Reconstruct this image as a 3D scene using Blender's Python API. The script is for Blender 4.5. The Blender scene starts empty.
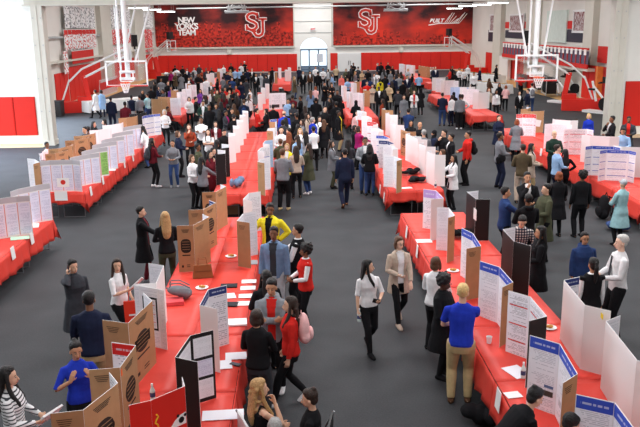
import bpy, math, random
import numpy as np
from math import sin, cos, pi, radians as R, atan2, sqrt
from mathutils import Vector, Matrix
random.seed(7)
sc = bpy.context.scene
COL = sc.collection
LK = .50
CAM_F, CAM_H, CAM_YAW, CAM_PITCH, CAM_ROLL = 764.5, 5.31, .02763, .2407, -.0119

# ---------------------------------------------------------------- camera
def cam_basis():
    fw = np.array([sin(CAM_YAW)*cos(CAM_PITCH), cos(CAM_YAW)*cos(CAM_PITCH), -sin(CAM_PITCH)])
    r0 = np.array([cos(CAM_YAW), -sin(CAM_YAW), 0.]); u0 = np.cross(r0, fw)
    r = cos(CAM_ROLL)*r0+sin(CAM_ROLL)*u0; u = -sin(CAM_ROLL)*r0+cos(CAM_ROLL)*u0
    return r, u, fw
_r, _u, _f = cam_basis()
cd = bpy.data.cameras.new('camera'); co = bpy.data.objects.new('camera', cd); COL.objects.link(co)
cd.sensor_width = 36; cd.lens = CAM_F*36/640; cd.clip_end = 400; cd.clip_start = .05
M = Matrix(((_r[0], _u[0], -_f[0], 0), (_r[1], _u[1], -_f[1], 0), (_r[2], _u[2], -_f[2], CAM_H), (0, 0, 0, 1)))
co.matrix_world = M
sc.camera = co
def G(x, y, z=0.):                       # photograph point -> point at height z
    d = _f*CAM_F+_r*(x-320)-_u*(y-213.5); t = (z-CAM_H)/d[2]
    return np.array([0, 0, CAM_H])+t*d
def P(x, y, Y):                          # photograph point -> point in the plane at depth Y
    d = _f*CAM_F+_r*(x-320)-_u*(y-213.5); t = Y/d[1]
    return np.array([0, 0, CAM_H])+t*d
def pix(X):
    d = np.array(X, float)-np.array([0, 0, CAM_H]); z = d@_f
    return 320+CAM_F*(d@_r)/z, 213.5-CAM_F*(d@_u)/z

# ---------------------------------------------------------------- materials
def lin(c):
    return tuple((v/12.92 if v <= .04045 else ((v+.055)/1.055)**2.4) for v in [k/255 for k in c])+(1.,)
MATS = {}
def base_mat(name, c, rough=.8, metal=0., noise=0., scale=20., bump=0., spec=.3, coord='Object', detail=3):
    if name in MATS: return MATS[name]
    m = bpy.data.materials.new(name); m.use_nodes = True; nt = m.node_tree; b = nt.nodes['Principled BSDF']
    b.inputs['Base Color'].default_value = lin(c); b.inputs['Roughness'].default_value = rough
    b.inputs['Metallic'].default_value = metal; b.inputs['Specular IOR Level'].default_value = spec
    if noise or bump:
        tc = nt.nodes.new('ShaderNodeTexCoord'); n = nt.nodes.new('ShaderNodeTexNoise')
        n.inputs['Scale'].default_value = scale; n.inputs['Detail'].default_value = detail
        nt.links.new(tc.outputs[coord], n.inputs['Vector'])
        if noise:
            rp = nt.nodes.new('ShaderNodeMapRange'); rp.inputs['From Min'].default_value = .3; rp.inputs['From Max'].default_value = .7
            rp.inputs['To Min'].default_value = 1-noise; rp.inputs['To Max'].default_value = 1+noise
            mx = nt.nodes.new('ShaderNodeVectorMath'); mx.operation = 'SCALE'; mx.inputs[0].default_value = lin(c)[:3]
            nt.links.new(n.outputs[0], rp.inputs['Value']); nt.links.new(rp.outputs[0], mx.inputs['Scale'])
            nt.links.new(mx.outputs[0], b.inputs['Base Color'])
        if bump:
            bp = nt.nodes.new('ShaderNodeBump'); bp.inputs['Strength'].default_value = bump; bp.inputs['Distance'].default_value = .02
            nt.links.new(n.outputs[0], bp.inputs['Height']); nt.links.new(bp.outputs[0], b.inputs['Normal'])
    MATS[name] = m
    return m
def emis(name, c, s):
    if name in MATS: return MATS[name]
    m = bpy.data.materials.new(name); m.use_nodes = True; b = m.node_tree.nodes['Principled BSDF']
    b.inputs['Base Color'].default_value = lin(c); b.inputs['Emission Color'].default_value = lin(c); b.inputs['Emission Strength'].default_value = s
    MATS[name] = m; return m

CLR = dict(k=(24, 24, 27), n=(30, 36, 58), dg=(58, 60, 66), g=(120, 122, 128), lg=(178, 182, 188), w=(232, 232, 234), r=(206, 42, 36), m=(98, 26, 36),
           b=(34, 56, 176), bl=(46, 70, 196), lb=(150, 184, 222), br=(84, 58, 42), ol=(74, 76, 58), y=(232, 214, 50), p=(110, 60, 150), pk=(236, 186, 186), be=(186, 168, 152),
           t=(150, 190, 196), o=(150, 62, 40), kh=(186, 164, 122), jn=(52, 72, 116), dn=(110, 134, 166), mg=(150, 30, 96), bp=(40, 60, 104), tw=(88, 76, 58), gr=(36, 58, 50),
           sal=(236, 120, 110), gs=(132, 136, 142), ltan=(196, 172, 140))
CNAME = dict(k='black', n='navy', dg='dark grey', g='grey', lg='light grey', w='white', r='red', m='maroon', b='royal blue', bl='bright blue', lb='light blue', br='brown', ol='olive',
             y='yellow', p='purple', pk='pale pink', be='beige', t='pale teal', o='rust', kh='khaki', jn='denim blue', dn='faded denim', mg='magenta', bp='dark blue', tw='tweed brown',
             gr='dark green', sal='salmon', gs='mid grey', ltan='tan')
HAIRC = dict(k=(22, 18, 18), d=(48, 33, 26), b=(88, 58, 38), l=(178, 140, 92), y=(214, 180, 120), a=(136, 70, 38), g=(150, 148, 146), w=(206, 204, 200))
HNAME = dict(k='black', d='dark brown', b='brown', l='dark blond', y='blond', a='auburn', g='grey', w='white')
SKIN = [(238, 196, 172), (222, 176, 148), (190, 140, 108), (128, 86, 62), (88, 58, 44)]
def fab(c): return base_mat('fabric '+CNAME[c], CLR[c], .9, noise=.10, scale=14, bump=.25, spec=.15)
def skinm(i): return base_mat('skin %d' % i, SKIN[i], .55, noise=.03, scale=30, spec=.35)
def hairm(c): return base_mat('hair '+HNAME[c], HAIRC[c], .6, noise=.25, scale=60, bump=.6, spec=.4)

# ---------------------------------------------------------------- mesh helpers
class MB:
    def __init__(s): s.v = []; s.f = []; s.m = []; s.uv = {}
    def add(s, vs, fs, mi=0):
        o = len(s.v); s.v += [tuple(map(float, a)) for a in vs]
        for f in fs: s.f.append(tuple(o+i for i in f)); s.m.append(mi)
        return s
    def box(s, c, d, mi=0, rz=0., mat=None):
        x, y, z = [k/2 for k in d]; vs = [Vector((a, b, e)) for e in (-z, z) for b in (-y, y) for a in (-x, x)]
        if rz: q = Matrix.Rotation(rz, 3, 'Z'); vs = [q @ v for v in vs]
        if mat is not None: vs = [mat @ v for v in vs]
        vs = [v+Vector(c) for v in vs]
        return s.add(vs, [(0, 2, 3, 1), (4, 5, 7, 6), (0, 1, 5, 4), (2, 6, 7, 3), (0, 4, 6, 2), (1, 3, 7, 5)], mi)
    def tube(s, pts, rad, mi=0, n=8, rr=None, side=None):
        v, f = tube(pts, rad, n, side, rr); return s.add(v, f, mi)
    def quad(s, a, b, c, d, mi=0): return s.add([a, b, c, d], [(0, 1, 2, 3)], mi)
    def ball(s, c, r, mi=0, n=10, m=7):
        v, f = ball(c, r, n, m); return s.add(v, f, mi)
    def mesh(s, name, mats, smooth=False):
        me = bpy.data.meshes.new(name); me.from_pydata(s.v, [], s.f)
        for k in (mats if isinstance(mats, (list, tuple)) else [mats]): me.materials.append(k)
        me.polygons.foreach_set('material_index', s.m)
        if smooth: me.polygons.foreach_set('use_smooth', [True]*len(s.f))
        me.update(); return me
    def obj(s, name, mats, parent=None, loc=None, rz=0., smooth=False):
        o = bpy.data.objects.new(name, s.mesh(name, mats, smooth)); COL.objects.link(o)
        if parent: o.parent = parent
        if loc is not None: o.location = loc
        if rz: o.rotation_euler.z = rz
        return o

def tube(pts, rad, n=8, side=None, rr=None):
    """closed tube through pts; rad list of radii (or (rx, ry)); side = vector for the rx axis"""
    P_ = [np.array(p, float) for p in pts]; k = len(P_)
    if not isinstance(rad, (list, tuple)): rad = [rad]*k
    vs = []; fs = []; prev = None
    for i in range(k):
        t = P_[min(i+1, k-1)]-P_[max(i-1, 0)]; t = t/(np.linalg.norm(t)+1e-9)
        if side is not None: a = np.array(side, float)
        elif prev is not None: a = prev
        else: a = np.array([1., 0, 0]) if abs(t[0]) < .8 else np.array([0, 1., 0])
        a = a-t*(a@t); a = a/(np.linalg.norm(a)+1e-9); prev = a; b = np.cross(t, a)
        rx, ry = rad[i] if isinstance(rad[i], (tuple, list)) else (rad[i], rad[i])
        for j in range(n):
            w = 2*pi*j/n; vs.append(P_[i]+a*rx*cos(w)+b*ry*sin(w))
    for i in range(k-1):
        for j in range(n):
            q = (j+1) % n; fs.append((i*n+j, i*n+q, (i+1)*n+q, (i+1)*n+j))
    fs.append(tuple(range(n-1, -1, -1))); fs.append(tuple(range((k-1)*n, k*n)))
    return vs, fs
def ball(c, r, n=10, m=7):
    if not isinstance(r, (tuple, list)): r = (r, r, r)
    vs = [(c[0], c[1], c[2]-r[2])]; fs = []
    for i in range(1, m):
        t = -pi/2+pi*i/m
        for j in range(n):
            w = 2*pi*j/n; vs.append((c[0]+r[0]*cos(t)*cos(w), c[1]+r[1]*cos(t)*sin(w), c[2]+r[2]*sin(t)))
    vs.append((c[0], c[1], c[2]+r[2])); L = len(vs)-1
    for j in range(n):
        q = (j+1) % n; fs.append((0, 1+q, 1+j)); fs.append((L, 1+(m-2)*n+j, 1+(m-2)*n+q))
        for i in range(m-2): fs.append((1+i*n+j, 1+i*n+q, 1+(i+1)*n+q, 1+(i+1)*n+j))
    return vs, fs
def empty(name, loc=(0, 0, 0), rz=0.):
    o = bpy.data.objects.new(name, None); COL.objects.link(o); o.location = loc; o.rotation_euler.z = rz; o.empty_display_size = .1
    return o
LABELS = {}
def tag(o, label, cat, group=None):
    o['label'] = label; o['category'] = cat
    if group: o['group'] = group
    return o
def struct(o): o['kind'] = 'structure'; return o
def copy_tree(o, parent=None):
    c = o.copy(); COL.objects.link(c)
    if parent: c.parent = parent
    for ch in KIDS.get(o.name, list(o.children)): copy_tree(ch, c)
    return c
KIDS = {}
# ---------------------------------------------------------------- people
def remesh(parts, vox, smooth=3, name='m'):
    mb = MB()
    for v, f in parts: mb.add(v, f)
    me = mb.mesh('tmp', []); o = bpy.data.objects.new('tmp', me); COL.objects.link(o)
    md = o.modifiers.new('r', 'REMESH'); md.mode = 'VOXEL'; md.voxel_size = vox
    if smooth:
        s = o.modifiers.new('s', 'SMOOTH'); s.factor = .5; s.iterations = smooth
    dg = bpy.context.evaluated_depsgraph_get(); dg.update()
    r = bpy.data.meshes.new_from_object(o.evaluated_get(dg), depsgraph=dg); r.name = name
    r.polygons.foreach_set('use_smooth', [True]*len(r.polygons))
    bpy.data.objects.remove(o); bpy.data.meshes.remove(me)
    return r
def ik(S, T, a, b, hint):
    S = np.array(S, float); T = np.array(T, float); d = T-S; L = np.linalg.norm(d); L2 = min(L, (a+b)*.995); d = d/(L+1e-9); T = S+d*L2
    c = (a*a+L2*L2-b*b)/(2*L2); h = sqrt(max(0, a*a-c*c)); w = np.array(hint, float); w = w-d*(w@d); w = w/(np.linalg.norm(w)+1e-9)
    return S+d*c+w*h, T
ARMS = {  # hand target for the right arm (x mirrored for the left): wrist position relative to standing 1.75 m figure, elbow hint
    'd': ((.25, .04, .86), (.3, -1, 0)), 'h': ((.10, .27, 1.08), (.7, -.4, -.7)), 'x': ((-.07, .23, 1.20), (1, .2, -.8)), 'p': ((.120, .045, 1.50), (.6, .35, -1)),
    'c': ((.03, .17, 1.42), (.6, .2, -1)), 'r': ((.16, .46, 1.12), (.5, -.2, -1)), 'k': ((.19, .04, 1.02), (1, -.7, 0)), 'b': ((.07, -.17, 1.0), (1, -.4, 0)),
    'w': ((.21, .10, .97), (.7, -1, 0)), 'o': ((.42, .36, 1.10), (.3, -.6, -.7)), 't': ((.09, .30, 1.22), (.7, -.1, -1)), 'g': ((.13, .22, 1.30), (.8, -.1, -1)),
    'u': ((.16, .12, .72), (.3, -1, 0)), 's': ((.14, .42, .92), (.6, -.3, -.6))}
def wdirU(s, d): return np.array(s.U.to_3x3() @ Vector(d))
class Fig:
    def __init__(s, sex, arms, legs, lean, hd):
        w = sex == 'w'; s.w = w; s.legs = legs; s.lean = lean; s.hd = hd
        s.sh = .168 if w else .192; s.hip = .092; s.dz = 0.
        ln = R(lean); 
        # legs
        if legs == 'wk': ft = [(.09, .28, .075, 0), (-.09, -.24, .13, 35)]; s.dz = -.03
        elif legs == 'kw': ft = [(.09, -.24, .13, 35), (-.09, .28, .075, 0)]; s.dz = -.03
        elif legs == 'si': ft = [(.12, .42, .075, 0), (-.12, .38, .075, 0)]; s.dz = -.42
        elif legs == 'cl': ft = [(.06, .03, .075, 0), (-.06, -.02, .075, 0)]
        else: ft = [(.115, .03, .075, 0), (-.115, -.02, .075, 0)]
        s.leg = []
        for i, sx in enumerate((1, -1)):
            H = np.array([sx*s.hip, 0, .90+s.dz]); A = np.array(ft[i][:3]); K, A = ik(H, A, .43, .42, (sx*.12, 1, .1) if legs != 'si' else (0, .6, 1)); s.leg.append((H, K, A, ft[i][3]))
        pv = Vector((0, 0, .95+s.dz))
        s.U = Matrix.Translation(pv) @ Matrix.Rotation(-ln, 4, 'X') @ Matrix.Translation((0, 0, -.95))
        q = Matrix.Translation((0, 0, 1.50)) @ Matrix.Rotation(R(hd[0]), 4, 'Z') @ Matrix.Rotation(R(-hd[1])+ln*.5, 4, 'X') @ Matrix.Translation((0, 0, -1.50))
        s.Hm = s.U @ q
        s.arm = []
        for i, sx in enumerate((1, -1)):
            (tx, ty, tz), h = ARMS[arms[i]]
            S = np.array(s.U @ Vector((sx*s.sh, -.01, 1.392)))
            T = np.array([sx*tx, ty, tz+s.dz]); 
            if arms[i] not in 'drks' or (arms[i] in 'r' and lean): T = np.array(s.U @ Vector((sx*tx, ty, tz)))
            if arms[i] == 's': T = np.array([sx*tx, ty, .62])
            if arms[i] == 'd': T = S+np.array([sx*.055, .06, -.53])
            E_, T = ik(S, T, .285, .255, (sx*h[0], h[1], h[2])); s.arm.append((S, E_, T, arms[i]))
        s.hand = [a[2] for a in s.arm]
    def u(s, p): return np.array(s.U @ Vector(p))
    def rings(s, L, n=18):   # torso rings (z, cy, rx, ry)
        vs = []; fs = []
        for z, cy, rx, ry in L:
            for j in range(n):
                a = 2*pi*j/n; c_, s_ = cos(a), sin(a)
                e = 2.4; x = rx*abs(c_)**(2/e)*(1 if c_ > 0 else -1); y = ry*abs(s_)**(2/e)*(1 if s_ > 0 else -1)
                p = Vector((x, cy+y, z))
                if z > .97: p = s.U @ p
                else: 
                    q = s.U @ Vector((x, cy+y, .97)); p = Vector((q.x, q.y, p.z+s.dz)) if z < .97 else q
                    if z < .97: p.y = cy+y+(q.y-cy-y)*.6
                vs.append(p)
        k = len(L)
        for i in range(k-1):
            for j in range(n):
                q = (j+1) % n; fs.append((i*n+j, i*n+q, (i+1)*n+q, (i+1)*n+j))
        fs.append(tuple(range(n-1, -1, -1))); fs.append(tuple(range((k-1)*n, k*n)))
        return vs, fs
    def torso(s, e=0., bot=.90, top=1.475, flare=0.):
        w = s.w
        L = [(.80, 0, .140, .095), (.90, -.01, .168 if w else .160, .120), (1.0, 0, .150, .108), (1.08, .0, .128 if w else .145, .098), (1.18, .0, .138 if w else .155, .102),
             (1.28, .012 if w else .004, .150 if w else .170, .120 if w else .115), (1.37, .0, .150 if w else .172, .105), (1.43, -.008, .112 if w else .132, .078), (1.475, -.01, .070, .062)]
        L = [l for l in L if bot <= l[0] <= top+1e-6]
        if bot < .80: L = [(bot, 0, .185+flare, .135+flare), ((bot+.8)/2, 0, .183+flare*.6, .13+flare*.6), (.80, 0, .180, .122)]+[l for l in L if l[0] > .8]
        elif not L or abs(L[0][0]-bot) > .02: L = [(bot, 0, .158, .112)]+L
        return s.rings([(z, cy, rx+e, ry+e) for z, cy, rx, ry in L])
    def armtube(s, i, e=0., end=1., cuff=0.):
        S, E_, T, _ = s.arm[i]; k = .9 if s.w else 1.
        inn = S+wdirU(s, (-(1, -1)[i]*.055, 0, .006)); pts = [inn, S+(E_-S)*.06, S+(E_-S)*.35, S+(E_-S)*.75, E_, E_+(T-E_)*.3, E_+(T-E_)*.7, T]
        rd = [.040, .046, .045, .040, .037, .038, .031, .0245]; cut = {1.: 8, .5: 4, .6: 5, .8: 7}[end]
        pts = pts[:cut]; rd = [r*k+(e if q else e*.3) for q, r in enumerate(rd[:cut])]
        if end < 1: rd[-1] += .006
        elif e: rd[-1] += cuff; pts[-1] = pts[-1]-(pts[-1]-pts[-2])*.12
        return tube(pts, rd, 10)
    def handgeo(s, i, fine=True):
        S, E_, T, a = s.arm[i]; sx = (1, -1)[i]
        d = T-E_; d = d/np.linalg.norm(d)
        n = {'d': (-sx, 0, 0), 'h': (-sx, 0, .6), 'x': (0, -1, 0), 'p': (-sx, 0, 0), 'c': (0, -1, .5), 'r': (0, 0, -1), 'k': (-sx, 0, 0), 'b': (0, 1, 0), 'w': (-sx, 0, 0), 'o': (0, .2, 1), 't': (-.5*sx, 0, 1), 'g': (-sx*.6, -.6, 0), 'u': (-sx, 0, 0), 's': (0, 0, -1)}[a]
        if a == 'x': d = d*.9+np.array([0, -.1, .1])
        if a == 'p': d = np.array([0, .15, 1.])
        if a == 'k': d = np.array([-sx*.5, .7, -.4])
        if a == 'g': d = np.array([-sx*.35, .1, .9])
        d = d/np.linalg.norm(d)
        n = np.array(n, float); n = n-d*(n@d); n /= np.linalg.norm(n); b = np.cross(d, n)
        k = .9 if s.w else 1.
        out = [tube([T-d*.02, T+d*.02, T+d*.06, T+d*.095], [(.026*k, .019), (.036*k, .017), (.041*k, .016), (.038*k, .012)], 10, side=b)]
        curl = {'d': .5, 'h': 1.0, 'x': .25, 'p': .9, 'c': 1.1, 'r': .35, 'k': .5, 'b': .5, 'w': .3, 'o': .15, 't': 1.1, 'g': .2, 'u': 1.3, 's': .2}[a]
        thumbside = np.sign(b @ np.array([-sx, .5, .3])) or 1
        for q in range(4):
            off = (q-1.5)*.021*k; L = (.070, .080, .074, .058)[q if thumbside < 0 else 3-q]
            p = T+d*.088+b*off; pts = [p-d*.02, p]; ang = .15; dd = d
            for sg in (.42, .33, .25):
                ang += curl*.55; dd = d*cos(ang)+n*sin(ang); p = p+dd*L*sg; pts.append(p)
            out.append(tube(pts, [.0095*k, .0093*k, .009*k, .008*k, .006*k], 7))
        p = T+d*.03+b*thumbside*.026*k; q1 = p+(d*.6+b*thumbside*.6+n*.35)*.035; q2 = q1+(d*.85+b*thumbside*.1+n*.5)*.035
        out.append(tube([p-b*thumbside*.012, p, q1, q2], [.012, .0125*k, .0105*k, .008*k], 7))
        s.hdir = getattr(s, 'hdir', {}); s.hdir[i] = (T+d*.085+n*.02, d, n, b)
        return out
    def legtube(s, i, e=0., end=1.):
        H, K, A, t = s.leg[i]; k = 1.0
        pts = [H+(K-H)*-.05, H+(K-H)*.15, H+(K-H)*.6, K, K+(A-K)*.3, K+(A-K)*.65, A]
        rd = [.085, .086, .068, .054, .054, .045, .036]
        if end < 1: pts = pts[:4]; rd = rd[:4]
        return tube(pts, [r*k+e for r in rd], 12)
    def foot(s, i, e=0.):
        H, K, A, t = s.leg[i]; T_ = R(t); f = lambda y, z: A+np.array([0, y*cos(T_)+z*sin(T_)*0+0, z-y*sin(T_)])
        return [tube([f(-.055, -.02), f(-.045, -.028), f(.0, -.03), f(.07, -.04), f(.135, -.052), f(.168+e*1.6, -.058)], [(.026+e, .022), (.036+e, .040+e), (.037+e, .046+e), (.041+e, .034+e), (.038+e, .021+e), (.020+e*.8, .012+e*.8)], 12, side=(1, 0, 0))]
    def headgeo(s):
        f = lambda v: [s.Hm @ Vector(p) for p in v]
        out = []
        for v, fc in [ball((0, -.012, 1.655), (.074, .093, .092), 14, 10), ball((0, .022, 1.595), (.057, .062, .076), 12, 9), ball((0, .052, 1.548), (.026, .026, .022), 8, 6),
                      tube([(0, .083, 1.635), (0, .095, 1.612), (0, .104, 1.594), (0, .085, 1.583)], [.009, .011, .014, .010], 8),
                      ball((.075, -.008, 1.612), (.010, .020, .030), 8, 6), ball((-.075, -.008, 1.612), (.010, .020, .030), 8, 6),
                      ball((0, .072, 1.562), (.024, .016, .012), 8, 5),
                      tube([(0, -.015, 1.40), (0, -.014, 1.50), (0, -.008, 1.60)], [(.062, .058), (.052 if not s.w else .046, .052 if not s.w else .046), (.05, .05)], 12)]:
            out.append((f(v), fc))
        return out
    def hairgeo(s, st):
        f = lambda v: [s.Hm @ Vector(p) for p in v]
        cap = [ball((0, -.032, 1.683), (.085, .094, .086), 14, 10), ball((0, .002, 1.722), (.066, .066, .044), 12, 8)]
        back = [ball((0, -.055, 1.625), (.076, .058, .080), 12, 8)]
        L = cap+back
        if st == 'sh': L = cap+[ball((0, -.05, 1.635), (.074, .056, .066), 12, 8)]
        elif st in ('lo', 'lf', 'cu'):
            L += [tube([(0, -.06, 1.68), (0, -.085, 1.58), (0, -.10, 1.46), (0, -.125, 1.34), (0, -.120, 1.24), (0, -.115, 1.19)], [(.085, .05), (.095, .045), (.105, .04), (.100, .035), (.08, .028), (.04, .015)], 12, side=(1, 0, 0))]
            for sx in (1, -1):
                L += [tube([(sx*.062, -.01, 1.71), (sx*.084, .0, 1.62), (sx*.092, .01, 1.52), (sx*.105, .05, 1.42), (sx*.10, .105, 1.33), (sx*.09, .115, 1.27)], [.026, .024, .028, .030, .026, .012], 8)]
            if st == 'cu':
                for q in range(22):
                    a = q*2.4; L.append(ball((.092*cos(a), -.065+.06*sin(a), 1.66-.019*q), .026, 7, 5))
        elif st == 'bo':
            for sx in (1, -1): L += [tube([(sx*.055, .0, 1.71), (sx*.083, -.005, 1.63), (sx*.086, .0, 1.56), (sx*.07, .0, 1.515)], [.028, .028, .026, .016], 8)]
            L += [ball((0, -.06, 1.585), (.088, .055, .075), 12, 8)]
        elif st == 'bn': L += [ball((0, -.075, 1.745), (.040, .040, .038), 10, 7)]
        elif st == 'po': L += [ball((0, -.115, 1.69), (.03, .035, .03), 8, 6), tube([(0, -.12, 1.69), (0, -.155, 1.62), (0, -.145, 1.50), (0, -.135, 1.38), (0, -.13, 1.33)], [(.02, .02), (.038, .028), (.042, .03), (.03, .022), (.01, .01)], 9, side=(1, 0, 0))]
        elif st == 'af':
            L = [ball((0, -.03, 1.69), (.115, .115, .105), 14, 10), ball((0, -.06, 1.62), (.10, .075, .08), 12, 8)]
            for q in range(26):
                a = q*2.4; z = 1.62+.16*(q/26); r = .105*sqrt(max(.1, 1-((z-1.68)/.13)**2)); y = -.035+r*sin(a)
                if y < .03 or z > 1.72: L.append(ball((r*cos(a), y, z), .028, 6, 5))
        elif st == 'hj': L = [ball((0, -.02, 1.665), (.096, .104, .105), 14, 10), ball((0, -.045, 1.57), (.092, .075, .095), 12, 8), tube([(0, -.01, 1.56), (0, -.0, 1.49), (0, .0, 1.42)], [(.085, .085), (.10, .095), (.14, .11)], 12, side=(1, 0, 0))]
        elif st == 'bd': L = [ball((0, -.075, 1.60), (.066, .035, .035), 10, 6)]
        elif st == 'ca': L = [ball((0, -.022, 1.69), (.086, .098, .085), 14, 10), tube([(0, .05, 1.69), (0, .12, 1.685), (0, .15, 1.675)], [(.07, .012), (.06, .008), (.03, .004)], 10, side=(1, 0, 0))]
        return [(f(v), fc) for v, fc in L]
    def topgeo(s, kind):
        e = .014
        if kind in ('shirt', 'sweat', 'tee', 'blouse', 'vestin'):
            L = [s.torso(e+(.006 if kind == 'sweat' else 0), bot=.86 if kind != 'blouse' else .90)]
            en = .5 if kind == 'tee' else (.6 if kind == 'blouse' else 1.)
            L += [s.armtube(i, .012+(.004 if kind == 'sweat' else 0), en) for i in (0, 1)]
            L += [tube([s.u((0, -.012, 1.45)), s.u((0, -.012, 1.492))], [(.082, .074), (.064, .062)], 12, side=(1, 0, 0))]
            return L
        if kind in ('jacket', 'suit', 'hoodie', 'puffer', 'cardi'):
            x = .034 if kind == 'puffer' else .026
            L = [s.torso(x, bot=.82 if kind != 'cardi' else .66, flare=.01)]+[s.armtube(i, .022+(.012 if kind == 'puffer' else 0), 1., .004) for i in (0, 1)]
            L += [tube([s.u((0, -.014, 1.44)), s.u((0, -.02, 1.505))], [(.09, .08), (.068, .066)], 12, side=(1, 0, 0))]
            if kind in ('hoodie', 'puffer'): L += [tube([s.u((-.09, -.03, 1.46)), s.u((-.06, -.10, 1.47)), s.u((0, -.125, 1.465)), s.u((.06, -.10, 1.47)), s.u((.09, -.03, 1.46))], [.03, .045, .052, .045, .03], 9)]
            return L
        if kind == 'coat':
            return [s.torso(.028, bot=.50 if s.legs != 'si' else .84, flare=.045)]+[s.armtube(i, .024, 1., .006) for i in (0, 1)]+[tube([s.u((0, -.014, 1.44)), s.u((0, -.018, 1.51))], [(.09, .08), (.07, .068)], 12, side=(1, 0, 0))]
        if kind == 'vest':
            return [s.torso(.028, bot=.86)]+[tube([s.arm[i][0]+(s.arm[i][1]-s.arm[i][0])*t for t in (-.12, .0, .10)], [.060, .068, .066], 10) for i in (0, 1)]
        if kind == 'tank': return [s.torso(.013, bot=.88, top=1.38)]+[tube([s.u((sx*.10, -.08, 1.36)), s.u((sx*.10, -.03, 1.465)), s.u((sx*.10, .05, 1.42)), s.u((sx*.10, .09, 1.34))], [(.03, .012)]*4, 8) for sx in (1, -1)]
        return []
    def botgeo(s, kind):
        if kind == 'sk': return [s.rings([(.48 if s.legs != 'si' else .84, 0, .17, .15), (.7 if s.legs != 'si' else .86, 0, .175, .14), (.9, -.01, .18, .13), (1.04, 0, .148, .112)])]+([s.legtube(i, .014, .5) for i in (0, 1)] if s.legs == 'si' else [])
        L = [s.rings([(.765, 0, .150, .108), (.83, 0, .172, .122), (.90, -.012, .178 if s.w else .170, .128), (1.0, 0, .160, .116), (1.05, 0, .148, .110)])]
        return L+[s.legtube(i, .010 if s.w else .020) for i in (0, 1)]
CACHE = {}
def cached(key, fn):
    if key not in CACHE: CACHE[key] = fn()
    return CACHE[key]
def face_parts(F, key, skin):
    """eyes, brows and mouth as small parts on the head"""
    def mk(kind):
        mb = MB(); q = lambda v: [F.Hm @ Vector(p) for p in v]
        if kind in (1, -1):
            v, f = ball((kind*.029, .076, 1.632), (.0095, .006, .0036), 10, 7); mb.add(q(v), f, 0)
            v, f = ball((kind*.029, .081, 1.632), (.0076, .0045, .0062), 8, 6); mb.add(q(v), f, 1)
            v, f = tube([(kind*.013, .0835, 1.652), (kind*.030, .083, 1.657), (kind*.046, .070, 1.651)], [.0024, .0034, .0018], 6); mb.add(q(v), f, 1)
        else:
            v, f = tube([(-.023, .076, 1.5625), (-.010, .0875, 1.5625), (0, .0895, 1.561), (.010, .0875, 1.5625), (.023, .076, 1.5625)], [.003, .0055, .006, .0055, .003], 6); mb.add(q(v), f, 2)
        return mb.mesh('face', [base_mat('eye white', (190, 184, 178), .3), base_mat('eye dark', (28, 20, 18), .4), base_mat('lips %d' % skin, tuple(int(a*b) for a, b in zip(SKIN[skin], (.78, .52, .52))), .5)], True)
    return [('eye', cached(key+(1, skin), lambda: mk(1))), ('eye', cached(key+(-1, skin), lambda: mk(-1))), ('mouth', cached(key+(0, skin), lambda: mk(0)))]
TOPN = dict(shirt='top', sweat='sweater', tee='t-shirt', blouse='blouse', jacket='jacket', suit='suit jacket', hoodie='hooded top', puffer='puffer jacket', coat='long coat', vest='vest', cardi='cardigan', tank='sleeveless top')
HAIRN = dict(sh='short', lo='long', lf='long', cu='long wavy', bo='bobbed', bn='bun of', po='ponytail of', af='curly')
ALLP = []
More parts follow.
